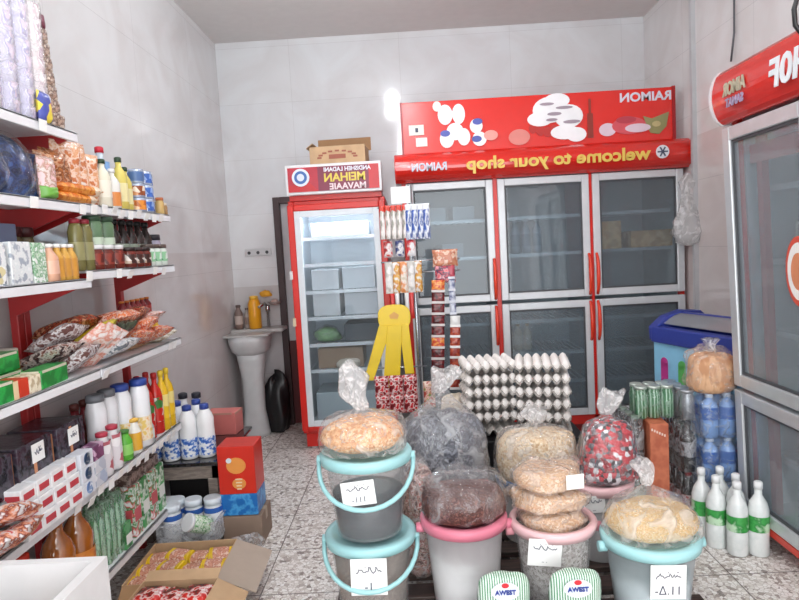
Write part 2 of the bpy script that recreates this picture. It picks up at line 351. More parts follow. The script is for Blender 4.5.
def door(root, x0, x1, z0, z1, fw, frame_mat, hx=None, hz=(0, 0), gl=None, edge=True, thick=.045):
    m = MB(); y0, y1 = -thick, 0
    m.box(x0, x0 + fw, y0, y1, z0, z1); m.box(x1 - fw, x1, y0, y1, z0, z1); m.box(x0 + fw, x1 - fw, y0, y1, z0, z0 + fw); m.box(x0 + fw, x1 - fw, y0, y1, z1 - fw, z1)
    o = obj('door', m, frame_mat, root, .005)
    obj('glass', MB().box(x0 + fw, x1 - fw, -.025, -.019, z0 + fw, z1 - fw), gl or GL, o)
    if edge:
        g = .012; m = MB(); a, b, c2, e = x0 + fw, x1 - fw, z0 + fw, z1 - fw
        m.box(a, a + g, -.034, -.026, c2, e); m.box(b - g, b, -.034, -.026, c2, e); m.box(a + g, b - g, -.034, -.026, c2, c2 + g); m.box(a + g, b - g, -.034, -.026, e - g, e)
        obj('gasket', m, P('4A4C50', .5), o)
    if hx is not None:
        m = MB(); n = 8
        m.tube([(hx, y0 - .005 - .035 * math.sin(PI * i / n) ** .5, hz[0] + (hz[1] - hz[0]) * i / n) for i in range(n + 1)], [.010 + .004 * math.sin(PI * i / n) for i in range(n + 1)], 8)
        obj('handle', m, P('E2412A', .25), o)
    return o

# ---- three door display fridge ----
W, Y0 = 2.0, 4.45
f = T('display_fridge', 'wide red three column display fridge with a picture board on top, against the back wall', 'fridge', (-.035, Y0 + .045, 0))
D = .68
fridge_case(f, W, D, .10, 2.0, P('AEB4B9', .35))
m = MB(); m.box(.02, W - .02, .04, D - .04, 0, .10); obj('plinth', m, DKRED, f)
cols = [(.03, .645), (.678, 1.322), (1.346, 1.985)]
FRM = P('D5D8DB', .3, .1)
for i, (a, b) in enumerate(cols):
    hx = [b - .012, b + .0, a + .035][i]; 
    if i == 1: hx = b - .015
    if i == 2: hx = a + .015
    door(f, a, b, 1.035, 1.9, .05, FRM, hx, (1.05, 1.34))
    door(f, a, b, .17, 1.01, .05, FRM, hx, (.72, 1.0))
m = MB()
m.box(.646, .677, -.03, .02, .12, 1.92); m.box(1.323, 1.345, -.03, .02, .12, 1.92)
m.box(.02, W - .02, -.03, .02, .10, .165); obj('mullion', m, REDP, f)
for z in (1.62, 1.35, .62, .86, .40): wire_shelf(f, .06, W - .06, .07, D - .05, z, P('BFC4C8', .3, .3))
m = MB()
for x in (.6635, 1.335): m.box(x - .012, x + .012, .03, D - .04, .15, 1.9)
obj('divider', m, P('9AA1A8', .4), f)
# rounded canopy with lettering
m = MB(); prof = [(0.02, 1.905)] + [(-.06 - .085 * math.sin(PI * i / 10) ** .7, 1.905 + .2 * i / 10) for i in range(11)] + [(.25, 2.11), (.25, 1.905)]
m.prism(prof, 'x', -.04, W + .04); can = obj('canopy', m, P('D2281F', .16, var=.02, coat=.5), f, .006)
CY = -.148
text('lettering', 'welcome to your shop', .118, P('E0BE58', .4), can, FR(1.085, CY - .002, 1.967), sx=1.16)
text('lettering', 'RAIMON', .075, P('C8CAD8', .4), can, FR(.2, CY, 1.975), sx=.85)
m = MB(); m.lathe([(0, .045), (.004, .045)], 20, M=FR(1.80, CY, 2.01) @ Matrix.Identity(4)); em = obj('emblem', m, P('E8E8EC', .4), can)
m = MB()
for k in range(3): m.cbox((0, 0, .006), (.07, .01, .003), 0, rz=R(60 * k))
me = m.mesh('emblem_star', P('4B4F66', .4)); me.transform(FR(1.80, CY, 2.01)); obj('emblem_star', me, None, em)
# picture board
m = MB(); m.box(0.025, W - .06, -.02, .03, 2.11, 2.47); bd = obj('picture_board', m, P('D8261D', .22, var=.03), f, .004)
m = MB(); m.box(W - .075, W - .055, -.03, .05, 2.08, 2.475); m.box(.02, .035, -.03, .05, 2.08, 2.47); obj('board_edge', m, DKRED, bd)
y = -.024
PW = P('F1F0F2', .4); PB = P('4A56A8', .4)
DZ = [0]
def disc(mb, x, z, rx, rz, mi=0, t=.003, yy=y):
    DZ[0] += 1; q = t + (DZ[0] % 23) * .00035; mb.lathe([(0, (rx, rz)), (q, (rx, rz))], 20, mi=mi, M=FR(x, yy, z))
m = MB()
for (x, z, a, b) in [(.335, 2.37, .052, .07), (.43, 2.37, .045, .07), (.40, 2.25, .06, .06), (.55, 2.28, .045, .05), (.34, 2.2, .05, .06), (.57, 2.19, .05, .05), (.46, 2.21, .045, .06)]: disc(m, x, z, a, b)
for (x, z) in [(.33, 2.24), (.55, 2.19), (.56, 2.31)]: disc(m, x, z, .035, .022, 1, .005)
disc(m, .65, 2.21, .05, .035, 2)
obj('milk_picture', m, [PW, PB, P('E79A90', .4)], bd)
m = MB()
for (x, z, a, b) in [(1.07, 2.36, .12, .09), (1.2, 2.31, .1, .08), (1.0, 2.3, .09, .05), (1.17, 2.2, .1, .05), (1.25, 2.18, .07, .05), (1.12, 2.42, .09, .05)]: disc(m, x, z, a, b)
for (x, z, a, b) in [(1.1, 2.33, .05, .012), (1.17, 2.37, .06, .01), (1.05, 2.4, .05, .01), (1.22, 2.27, .06, .012), (1.08, 2.29, .04, .01)]: disc(m, x, z, a, b, 1, .005)
for (x, z) in [(1.0, 2.22), (.95, 2.24), (1.05, 2.21), (1.1, 2.22)]: disc(m, x, z, .03, .035, 2, .004)
disc(m, .85, 2.185, .075, .055, 3)
obj('cream_picture', m, [PW, P('9C8C98', .4), P('B5211B', .4), P('D98279', .4)], bd)
m = MB(); m.box(1.33, 1.37, y - .003, y, 2.15, 2.32); m.box(1.342, 1.358, y - .003, y, 2.32, 2.42); disc(m, 1.47, 2.2, .06, .045, 1); disc(m, 1.62, 2.22, .12, .06, 2); disc(m, 1.68, 2.2, .09, .03, 1, .005); disc(m, 1.6, 2.26, .07, .025, 3, .005)
obj('bottle_picture', m, [P('8C2A1C', .4), P('DCC6D2', .4), P('D0515A', .4), P('B63A48', .4)], bd)
m = MB(); m.prism([(1.72, 2.28), (1.78, 2.26), (1.9, 2.3), (1.88, 2.2), (1.83, 2.15), (1.77, 2.16), (1.74, 2.22)], 'y', y - .003, y, 0); disc(m, 1.81, 2.22, .03, .02, 1, .005)
obj('herb_picture', m, [P('8F8B5B', .5), P('B8A878', .5)], bd)
text('lettering', 'RAIMON', .085, P('DAD9E6', .4), bd, FR(1.74, y, 2.385), sx=1.1)
st = obj('sticker', MB().box(.075, .18, y - .003, y, 2.24, 2.31), P('E6E5DA', .6), bd); obj('sticker_mark', MB().box(.12, .14, y - .006, y - .003, 2.26, 2.29), INK, st)
obj('sticker', MB().box(.12, .2, y - .004, y, 2.16, 2.22), P('EDECE6', .6), bd)
m = MB(); disc(m, .28, 2.43, .03, .035, 0); obj('round_sticker', m, P('E6E5DA', .6), bd)
# goods inside the wide fridge
def box_item(name, w2, d2, h2, mat, bev=.004):
    def fn():
        return obj(name, MB().box(-w2 / 2, w2 / 2, -d2 / 2, d2 / 2, 0, h2), mat, bevel=bev)
    return fn
TAN = K(('D2A468', 'DEB27C', 'C0925C'), 9, .7, 'n')
put('fb1', box_item('cardboard_carton', .2, .25, .2, TAN), (1.40 + .03, 4.66, 1.362), .05, 'tan cardboard carton on the left inside the right hand top door of the wide fridge', 'carton')
put('fb2', box_item('cardboard_carton', .3, .25, .12, TAN), (1.76, 4.68, 1.362), 0, 'low tan carton on the right inside the right hand top door of the wide fridge', 'carton')
def bottle_fn(name, h, r, body, cap, label=None, lz=(.2, .55), neck=.38, sh=.62, seg=16, capr=None, rough=None, film_=None, sq=1):
    def fn():
        t = T(name)
        obj('body', MB().lathe([(0, r * .85), (h * .02, r), (h * (sh - .3), r), (h * (sh - .15), r * .97), (h * sh, r), (h * (sh + .1), r * .8), (h * (sh + .2), r * neck), (h * .93, r * neck)], seg, sq=sq), body, t)
        obj('cap', MB().lathe([(h * .9, capr or r * (neck + .1)), (h * .985, capr or r * (neck + .1)), (h, r * neck * .8)], 12), cap, t)
        if label: obj('label', MB().lathe([(h * lz[0], r * 1.02), (h * lz[1], r * 1.02)], seg, cap=False, sq=sq), label, t)
        return t
    return fn
MILKW = P('EDEFF2', .3)
for i, x in enumerate((.80, .88, .965)):
    put('fm', bottle_fn('milk_bottle', .26, .035, P('AEB9C4', .3), P('D9DEE2'), P('98A4B2', .4)), (x, 4.72, 1.362), 0, 'pale bottle behind the middle top door of the wide fridge, %s from the left' % ORD[i], 'bottle', 'bottles in the wide fridge')
for i, x in enumerate((.72, .79, .86)):
    put('fj', bottle_fn('cream_bottle', .2, .032, P('C9C0B0', .3), P('B8A27A'), P('D8D2C6', .4)), (x, 4.7, .632), 0, 'cream bottle behind the middle lower door of the wide fridge, %s from the left' % ORD[i], 'bottle', 'bottles in the wide fridge')
for i, (x, z) in enumerate([(.2, 1.632), (.4, 1.632), (.3, 1.362)]):
    put(('fp', i), box_item('wrapped_pack', .16, .2, .1, P('B4BCC4', .3)), (x, 4.72, z), .1 * i, ['pale wrapped pack on the upper shelf inside the left door of the wide fridge', 'pale wrapped pack on the upper shelf beside the middle door of the wide fridge', 'pale wrapped pack on the lower shelf inside the left top door of the wide fridge'][i], 'pack')

# ---- single door bright fridge ----
W, Y0 = .70, 4.45
f = T('display_fridge', 'narrow red single door fridge with a lit white interior, beside the storeroom door', 'fridge', (-.86, Y0 + .045, 0))
D = .6; LIT = P('E9EEF3', .35)
fridge_case(f, W, D, .12, 1.83, LIT)
m = MB(); m.box(.02, W - .02, 0, D - .04, .02, .12); obj('plinth', m, REDP, f, .004)
for x in (.05, W - .09): 
    for yy in (.03, D - .1): obj('foot', MB().box(x, x + .04, yy, yy + .04, 0, .02), P('D8D8D8'), f)
m = MB(); fw = .045; z0, z1 = .15, 1.80; m.box(0.0, fw, -.045, 0, z0, z1); m.box(W - fw, W, -.045, 0, z0, z1); m.box(fw, W - fw, -.045, 0, z0, z0 + .03); m.box(fw, W - fw, -.045, 0, z1 - .045, z1)
dr = obj('door', m, REDP, f, .006)
m = MB(); a, b, c2, e = fw, W - fw, z0 + .03, z1 - .045; g = .045
m.box(a, a + g, -.04, -.005, c2, e); m.box(b - g, b, -.04, -.005, c2, e); m.box(a + g, b - g, -.04, -.005, c2, c2 + g); m.box(a + g, b - g, -.04, -.005, e - g, e)
obj('inner_frame', m, P('DDE3E8', .3), dr, .004)
obj('glass', MB().box(a + g, b - g, -.025, -.02, c2 + g, e - g), glass('F0F4F6', .03, .04, 1.3), dr)
obj('hinge', MB().box(-.012, .01, -.05, 0, 1.27, 1.33), P('D9D9D9'), dr); obj('hinge', MB().box(-.012, .01, -.05, 0, .93, .99), P('D9C9A9'), dr)
for i, z in enumerate((1.555, 1.36, 1.16, .965, .765, .57)):
    wire_shelf(f, .055, W - .055, .06, D - .05, z, P('EEF1F4', .3))
obj('interior_lamp', MB().box(.1, W - .1, .04, .07, 1.72, 1.75), glow('EAF4FF', 14), f)
l = bpy.data.lights.new('fridge_lamp_light', 'AREA'); l.shape = 'RECTANGLE'; l.size = .5; l.size_y = .05; l.energy = 7; l.color = (.9, .96, 1)
lo = bpy.data.objects.new('fridge_lamp_light', l); COL.objects.link(lo); lo.location = (-.51, Y0 + .14, 1.715)
sg = MB(); sg.box(0.01, W - .01, -.075, .1, 1.865, 2.075); s = obj('sign_box', sg, P('E4E4E6', .3), f, .006)
y = -.078
m = MB(); m.box(.028, .24, y - .001, y + .004, 1.885, 2.055, 0); m.box(.24, .672, y - .001, y + .004, 1.885, 2.055, 1); m.box(.6, .672, y - .002, y, 1.885, 2.055, 2); m.prism([(.028, 1.885), (.24, 1.885), (.18, 1.95), (.028, 1.93)], 'y', y - .002, y, 2)
obj('sign_face', m, [P('B5283A', .3), P('7E2440', .3), P('C4242B', .3)], s)
m = MB(); 
disc(m, .12, 1.985, .062, .062, 0, .003, y - .001); disc(m, .12, 1.985, .045, .045, 1, .005, y - .001); disc(m, .12, 1.985, .026, .026, 0, .007, y - .001)
obj('round_logo', m, [P('DDE4EE', .3), P('3F6CB0', .3)], s)
text('lettering', 'ANDISHEH LADANI', .04, P('E9E9F2', .4), s, FR(.45, y - .002, 2.018), sx=.95)
text('lettering', 'MEIHAN', .08, P('E2CB54', .4), s, FR(.43, y - .002, 1.948), sx=1.0)
text('lettering', 'MAVAAIE', .06, P('F2D9DD', .4), s, FR(.45, y - .002, 1.892), sx=1.05)
obj('fridge_top', MB().box(.02, W - .02, -.02, D, 1.83, 1.866), REDP, f)
# goods in the narrow fridge
fx, fy = -.86, Y0 + .045
def fi(key, nm, w2, d2, h2, mat, x, z, lab, cat): put(key, box_item(nm, w2, d2, h2, mat), (fx + x, fy + .25, z + .014), 0, lab, cat)
fi('n1', 'glass_tray', .42, .3, .10, P('C6D0D8', .3), .35, 1.555, 'pale blue grey container on the top shelf of the narrow fridge', 'container')
fi('n2', 'white_carton', .2, .3, .17, P('DADBDD', .5), .22, .965, 'white carton on the left of the middle shelf of the narrow fridge', 'carton')
fi('n3', 'white_carton', .25, .3, .16, P('CBCED3', .5), .48, .965, 'light grey carton on the right of the middle shelf of the narrow fridge', 'carton')
fi('n4', 'white_carton', .2, .3, .15, P('D5D9DD', .5), .22, 1.16, 'pale carton on the left of the third shelf down in the narrow fridge', 'carton')
fi('n4b', 'white_carton', .24, .3, .16, P('CDD3D9', .5), .47, 1.16, 'pale grey carton on the right of the third shelf down in the narrow fridge', 'carton')
fi('n5', 'dark_tray', .28, .3, .13, P('4C5258', .5), .48, .765, 'dark grey box lettered in white inside the narrow fridge', 'box')
text('lettering', 'KALLEH', .05, P('D9DCE0'), None, Matrix.Identity(4)); 
bpy.data.objects.remove([o for o in COL.objects if o.name.startswith('lettering') and not o.parent][0])
t = T('greens_bag', 'bag of green leaves on the lower left shelf of the narrow fridge', 'vegetables', (fx + .2, fy + .2, .779)); obj('leaves', MB().blob(.1, .09, .1, nz=.2, seed=3), K(('5E9B52', '86B96E', '467F43', 'A9CE93'), 60, .5, 'n', bump=.5), t); obj('bag', MB().blob(.108, .098, .112, nz=.2, seed=3), film('FFFFFF', .15), t)
fi('n6', 'brown_carton', .34, .3, .15, P('A78C74', .7), .3, .57, 'brown carton on the second lowest shelf of the narrow fridge', 'carton')
t = T('bread_roll', 'pale loaf lying in front of the brown carton in the narrow fridge', 'bread', (fx + .36, fy + .075, .584)); obj('loaf', MB().blob(.09, .035, .07, nz=.1), P('D9CDBE', .7), t)
fi('n7', 'crisper_box', .5, .35, .2, P('B9C4C8', .25), .35, .19, 'frosted grey crisper box in the bottom of the narrow fridge', 'box')
# carton on top of the narrow fridge
t = T('cardboard_box', 'open brown cardboard box standing on top of the narrow fridge', 'box', (-.475, 4.62, 2.077), R(-3))
m = open_box(MB(), -.2, .2, -.12, .12, 0, .13, .004)
obj('box_body', m, KRAFT2, t)
m = MB(); m.cbox((.02, .125, .17), (.4, .004, .1), rx=R(-8)); obj('flap', m, P('96714E', .8), t); m = MB(); m.cbox((-.2, 0, .14), (.06, .23, .004), ry=R(-35)); obj('flap', m, KRAFT2, t)
m = MB(); 
for k in range(9): a = PI * k / 8; m.cbox((-.0 + .13 * math.cos(a), -.122, .05 + .045 * math.sin(a)), (.03, .003, .012))
m.cbox((0, -.122, .055), (.12, .003, .03)); obj('printed_mark', m, P('9B5A48', .7), t)

# ---- right hand two door fridge, facing left ----
W2, yF = 1.25, 2.93
f = T('display_fridge', 'large red two deck display fridge with silver door frames, standing against the right wall', 'fridge', (1.575, yF, 0), (R(2.1), 0, R(-90)))
D = .4
fridge_case(f, W2, D, .09, 1.98, P('A9B0B5', .35))
obj('plinth', MB().box(.03, W2 - .03, .05, D - .04, 0, .09), P('6A2A22', .5), f)
SIL = P('C9CCCF', .3, .3)
for (a, b) in ((.0, .62), (.63, 1.25)):
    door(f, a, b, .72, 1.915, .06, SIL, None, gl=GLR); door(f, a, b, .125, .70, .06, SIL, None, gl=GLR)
m = MB(); m.box(0, W2, -.04, .02, .085, .12); obj('base_strip', m, P('D43A26', .3), f, .003)
for z in (1.62, 1.3, .98, .4): wire_shelf(f, .06, W2 - .06, .07, D - .05, z, P('B9BEC2', .3, .3))
m = MB()
for a in (.14,): m.box(a, a + .04, .03, .06, .15, 1.85)
m.box(.09, W2 - .05, .03, .05, 1.74, 1.82); obj('inner_trim', m, P('B23A36', .4), f)
m = MB(); prof = [(0.05, 1.93)] + [(-.045 - .045 * math.sin(PI * i / 12) ** .6, 1.93 + .235 * i / 12) for i in range(13)] + [(.3, 2.165), (.3, 1.93)]
m.prism(prof, 'x', .01, W2 + .03); can = obj('canopy', m, P('CF2A22', .18, var=.02, coat=.5), f, .008)
m = MB(); m.prism([(0.05, 1.925)] + [(-.047 - .048 * math.sin(PI * i / 12) ** .6, 1.928 + .24 * i / 12) for i in range(13)] + [(.05, 2.17)], 'x', -.004, .012); obj('end_cap', m, P('DEDEE0', .3), can)
text('lettering', 'H0F', .15, P('E3E8EC', .3), can, FR(.60, -.098, 1.985, R(-6)), sx=1.0)
text('lettering', 'AIMOR', .075, P('B9B39A', .4), can, FR(.22, -.098, 2.035, R(-4)), sx=.75)
text('lettering', 'SANAT', .05, P('A79AB8', .4), can, FR(.22, -.098, 1.985, R(-4)), sx=.9)
m = MB(); 
for (z, r, t_) in ((0, .085, 0), (.002, .07, 1), (.004, .045, 2)): m.lathe([(z, (r, r * 1.6)), (z + .002, (r, r * 1.6))], 24, mi=t_, M=FR(.54, -.048, 1.28))
obj('sticker', m, [P('D1503C', .4), P('F3F1EE', .4), P('D98A62', .4)], f)
for i in range(5):
    put('rb%d' % (i % 2), box_item('white_carton' if i % 2 else 'cream_carton', .06, .08, .16, P(('D7D2C2', 'C3CBD2')[i % 2], .5)), (1.72, 2.72 - .07 * i, 1.312), 0, 'small upright carton inside the right hand fridge, %s from its far end' % ORD[i], 'carton', 'small cartons in the right hand fridge')
put('rbot', bottle_fn('drink_bottle', .24, .035, P('B5603C', .3), P('3F8FB5', .4), P('C6B089', .4)), (1.64, 2.42, .992), 0, 'drink bottle with a blue cap inside the right hand fridge', 'bottle')
put('rbot2', box_item('frozen_pack', .2, .3, .12, P('98A3AC', .4)), (1.74, 2.5, .412), 0, 'grey wrapped pack on the shelf behind the lower door of the right hand fridge', 'pack')

# ---- ice cream chest freezer ----
f = T('chest_freezer', 'blue rimmed ice cream chest freezer with a curved glass lid, beyond the right hand fridge', 'freezer', (1.415, 3.66, .03), R(-72))
L, Wd = .66, .36          # local x runs toward the camera, local +y to the right wall
def ztop(x, y=0): return .86 + .03 * math.sin(PI * min(1, max(0, y / Wd)))
m = MB(); m.box(0, L, 0, Wd, .08, .82); b = obj('freezer_body', m, P('6FB6DF', .3), f, .01)
m = MB(); pr = [(-.02, .80), (-.025, .88), (.06, .94), (.18, .965), (.30, .955), (Wd + .01, .9), (Wd + .01, .80)]
m.prism([(a_, b_) for a_, b_ in pr], 'x', -.02, .05); m.prism(pr, 'x', L - .06, L + .02)
m.box(0, L, -.025, .035, .79, .885); m.box(0, L, Wd - .03, Wd + .01, .79, .9)
m.box(.05, L - .05, .15, .18, .93, .958)
obj('rim', m, P('2F3F92', .35), f, .008)
m = MB(); n = 8; vs = []
for k in range(n + 1):
    q = k / n; yy = .03 + (Wd - .06) * q; zz = .885 + .068 * math.sin(PI * (q * .9 + .08)); vs += [(.05, yy, zz), (L - .06, yy, zz), (.05, yy, zz - .005), (L - .06, yy, zz - .005)]
fs = []
for k in range(n): a = 4 * k; fs += [(a, a + 1, a + 5, a + 4), (a + 2, a + 6, a + 7, a + 3)]
m.add(vs, fs, 0, True); obj('glass_lid', m, glass('D9CFD2', .35, .08), f)
m = MB(); m.box(.0, L, -.002, 0, .35, .8, 0)
for i, (c3, x) in enumerate(((1, .06), (2, .2), (3, .36), (4, .5))):
    m.box(x, x + .055, -.006, -.002, .5, .68, c3); m.lathe([(0, .0275), (.004, .0275)], 16, mi=c3, M=FR(x + .0275, -.002, .68)); m.box(x + .02, x + .035, -.006, -.002, .42, .5, 5)
m.box(.45, L, -.007, -.002, .7, .79, 5); 
obj('popsicle_picture', m, [P('8FCBEA', .3), P('C23D8E', .4), P('5DB85E', .4), P('E9853A', .4), P('E5E1DA', .4), P('D9DEE3', .4)], f)
obj('base', MB().box(.02, L - .02, .02, Wd - .02, -.03, .08), BLACKP, f)

# plastic carrier bags on the wide fridge's corner
t = T('carrier_bag', 'crumpled white plastic bag hanging from the right corner of the wide fridge', 'bag', (1.925, 4.33, 1.36))
t.scale = (1.25, 1.0, 1.15)
m = MB(); m.lathe([(0, .02), (.02, .06), (.08, .085), (.15, .078), (.22, .045), (.3, .03), (.38, .04), (.43, .012)], 22, mod=lambda a, k: 1 + .16 * math.sin(5 * a + k) + .09 * math.sin(9 * a + 2.3 * k))
obj('bag_body', m, film('FFFFFF', .8, .15, .3, 20, 1.2), t); obj('bag_bundle', MB().blob(.055, .05, .11, nz=.25, seed=8, c=(0, 0, .02)), film('FFFFFF', .6, .2, .5, 20, 1.2), t)
# =====================================================================
# LEFT WALL: RACK AND GOODS
# =====================================================================
YN, YM, YE = 1.29, 2.245, 3.055           # near end, joint, far end of the rack
XB = -1.43
SH = P('E6E7EA', .35)
def tick(mb, y, x, z, mi=1, tilt=.2):     # a paper price ticket hanging on the shelf edge
    mb.cbox((x + .006, y, z), (.0015, .042, .036), mi, ry=tilt)
def rack(label, y0, y1, levels, loc, top=1.94):
    t = T('shelf_rack', label, 'shelving', loc)
    for yy in (y0 + .02, y1 - .02):
        m = MB(); m.box(XB - .03, XB, yy - .017, yy + .017, 0, top)
        obj('upright', m, DKRED, t, .003)
    for (z, xf, ticks) in levels:
        m = MB(); m.box(XB, xf, y0 + .004, y1 - .004, z - .008, z); m.box(xf - .012, xf, y0 + .004, y1 - .004, z - .034, z)
        s = obj('shelf', m, SH, t, .002)
        for yy in (y0 + .045, y1 - .04):
            if z > .3:
                m = MB(); m.prism([(XB, z - .01), (xf - .02, z - .01), (xf - .02, z - .03), (XB + .03, z - .11), (XB, z - .12)], 'y', yy - .004, yy + .004); obj('bracket', m, DKRED, s)
        for (yy, dz2, tl) in ticks:
            m = MB(); tick(m, yy, xf, z - .018 - dz2, 0, tl); obj('price_ticket', m, PAPER, s)
rnd = random.Random(4)
def tk(ys, dz=.0): return [(yy, dz + rnd.uniform(-.006, .01), rnd.uniform(.05, .5)) for yy in ys]
rack('near bay of the white shelving with red uprights along the left wall', YN, YM,
     [(1.925, -1.165, tk([2.02])), (1.675, -1.165, tk([1.93])), (1.405, -1.165, []), (1.07, -1.165, []), (.64, -1.2, tk([2.06, 2.15], .01)), (.26, -1.235, [])], (0, 0, 0))
rack('far bay of the white shelving with red uprights along the left wall', YM + .002, YE,
     [(1.677, -1.165, tk([2.22, 2.3, 2.38, 2.46, 2.52, 2.6, 2.68, 2.76, 2.84, 2.92])), (1.433, -1.165, tk([2.22, 2.45, 2.55, 2.8, 2.9])), (1.07, -1.165, tk([2.27, 2.9, 2.95])), (.64, -1.2, tk([2.22, 2.3, 2.38, 2.46, 2.54, 2.62, 2.7, 2.78, 2.86, 2.93], .005)), (.26, -1.235, [])], (0, 0, 0), 1.70)

NE = 'from the near end'
SPREAD = True
def pouch_fn(name, wd, ht, th, mat, seed=0, win=None, wmat=None):
    def fn():
        if win is None: return obj(name, MB().pillow(wd, ht, th, seed=seed), mat)
        t = T(name); obj('pouch', MB().pillow(wd, ht, th, seed=seed), mat, t)
        m = MB(); M = Matrix.Translation((0, -.004, ht * win[0])); m.pillow(wd * win[2], ht * win[1], th, seed=seed, M=M); obj('label', m, wmat, t); return t
    return fn
def jar_fn(name, h, r, body, lid, label=None, lz=(.2, .65), sq=1, lidr=.95):
    def fn():
        t = T(name); obj('jar_body', MB().lathe([(0, r * .9), (h * .03, r), (h * .7, r), (h * .8, r * .85), (h * .84, r * .85)], 16, sq=sq), body, t)
        obj('lid', MB().lathe([(h * .82, r * lidr), (h * .98, r * lidr), (h, r * lidr * .92)], 16, sq=1), lid, t)
        if label: obj('label', MB().lathe([(h * lz[0], r * 1.02), (h * lz[1], r * 1.02)], 16, cap=False, sq=sq), label, t)
        return t
    return fn
def pack_fn(name, w2, d2, h2, mat, strip=None, smat=None, bev=.003):
    """box with one or two printed bands; w2 along x, d2 along y (faces the aisle at +x)"""
    def fn():
        if strip is None: return obj(name, MB().box(-w2 / 2, w2 / 2, -d2 / 2, d2 / 2, 0, h2), mat, bevel=bev)
        t = T(name); obj('box_body', MB().box(-w2 / 2, w2 / 2, -d2 / 2, d2 / 2, 0, h2), mat, t, bev)
        e = .0012; y0, y1, z0, z1 = strip
        m = MB(); m.box(w2 / 2, w2 / 2 + e, d2 * (y0 - .5), d2 * (y1 - .5), h2 * z0, h2 * z1); m.box(-w2 / 2 * .8, w2 / 2 * .8, -d2 / 2 - e, -d2 / 2, h2 * z0, h2 * z1)
        obj('printed_panel', m, smat, t); return t
    return fn

# --- top shelf (near bay) z 1.925
z = 1.925
LIL = K(('CFCDE2', 'BDBAD8', 'E6E4EF', 'A9A5C8', 'D9CADA'), 26, .35, 'w', (.4, 1, 2.2)); CRM = K(('E3DCDD', 'CDBBC2', 'F1ECEC', 'B096A4', 'D6CAD0'), 24, .35, 'w', (.4, 1.2, 1.6))
for i, (yy, c, h) in enumerate([(1.84, CRM, .46), (1.935, LIL, .50), (2.02, LIL, .48), (2.095, CRM, .40)]):
    def fn(c=c, h=h, i=i):
        t = T('cup_stack')
        n = 9
        for k in range(n): pass
        prof = []
        for k in range(n): prof += [(h * k / n, .041), (h * (k + .8) / n, .045), (h * (k + .85) / n, .038)]
        obj('cups', MB().lathe(prof, 16), c, t); obj('wrapper', MB().lathe([(0, .046), (h, .049), (h + .03, .02), (h + .1, .028)], 14, mod=lambda a, k: 1 + .07 * math.sin(7 * a + k)), film('FFFFFF', .3), t); return t
    put(('cs', i), fn, (-1.225, yy, z), 0, ['cream and pink swirled stack at the near end of the top shelf', 'tall lilac striped stack second from the near end of the top shelf', 'tall lilac striped stack third from the near end of the top shelf', 'cream swirled stack beside the brown sachet strip on the top shelf'][i], 'wrapped stack')
def fn():
    t = T('colour_pack'); obj('pack', MB().pillow(.07, .1, .03, M=Matrix.Rotation(R(90), 4, 'Z')), K(('D94A56', '4C56A4', 'E6D24A', 'DADCEB'), 30, .3), t); return t
put('cpk', fn, (-1.172, 2.06, z), 0, 'small red, yellow and blue pack in front of the lilac stacks on the top shelf', 'packet')
BRS = K(('8A6F62', 'B49A88', '5B4038', 'CDBBAC'), 34, .25, 'n', bump=.5)
def fn():
    t = T('sachet_strip')
    for k in range(8): o = obj('sachet', MB().pillow(.05, .05, .02, seed=k), BRS if k < 7 else P('6B1F3A', .3), t); o.rotation_euler = (0, R(-4), R(90)); o.location = (-.002 * k, -.003 * k, .047 * k)
    return t
put('ss', fn, (-1.185, 2.155, z), 0, 'strip of brown sachets with a maroon top standing on the top shelf', 'sachet strip')
for k in range(4):
    put('loosesachet', lambda: obj('sachet', MB().pillow(.06, .05, .025, seed=2), BRS), (-1.2, 2.0 + .05 * k + .0, z) if 0 else (-1.18 - .03 * (k % 2), 2.09 + .027 * k, z), (0, R(8), R(80)), 'small brown sachet at the foot of the sachet strip, %s %s' % (ORD[k], NE), 'sachet', 'loose brown sachets on the top shelf')

# --- second shelf z 1.677
z = 1.676
NAVY = film('FFFFFF', .12, .1)
for i, (yy, h, s) in enumerate([(1.80, .2, 1), (1.95, .19, 2), (2.06, .15, 5)]):
    t = T('navy_bag', ['big dark blue packet bag at the near end of the second shelf down', 'big dark blue packet bag in the middle of the near second shelf', 'smaller dark blue packet bag beside the brown packets on the second shelf'][i], 'bag', (-1.27, yy, z))
    obj('contents', MB().blob(.085, .07 - .01 * (i == 2), h, nz=.16, seed=s), K(('16244E', '10162E', '203A6C', '1C1F46', '30508A'), 18, .3, 'n', bump=.4), t)
    obj('wrapper', MB().blob(.092, .076 - .01 * (i == 2), h * 1.06, nz=.18, seed=s), film('FFFFFF', .06, .06, .8, 14, 1.35), t)
put('sn', pouch_fn('snack_packet', .07, .14, .05, K(('C9B2A6', 'D9C9C4', 'A8806C', 'DDB8B8'), 30, .2, 'n'), 3, (.02, .3, .98), P('6CA845', .3)), (-1.185, 2.05, z), R(80), 'clear snack packet with a green bottom band on the second shelf', 'packet')
BRN = K(('8C4A2C', 'B4703E', '6E3A22', 'D0A07C', 'A05A34'), 24, .25, 'n', bump=.3); PEA = K(('E3B99A', 'D99868', 'F0D8C6', 'C4774A'), 22, .25, 'n', bump=.3)
for i, (yy, h, m_, tl) in enumerate([(2.135, .17, BRN, 8), (2.19, .19, BRN, -5), (2.245, .225, PEA, 4), (2.31, .235, PEA, -4), (2.37, .20, PEA, 3), (2.43, .16, BRN, -4)]):
    put(('br', i), pouch_fn('noodle_packet', .13, h, .045, m_, i, (.15, .25, .5), P('E4DCD4', .3)), (-1.23 + .01 * (i % 2), yy, z), (R(tl), 0, R(70 + 8 * (i % 2))), 'upright orange brown food packet on the second shelf, %s %s' % (ORD[i], NE), 'packet')
ORG = K(('E08A2C', 'EFA348', 'D4701E'), 20, .25, 'n', bump=.3)
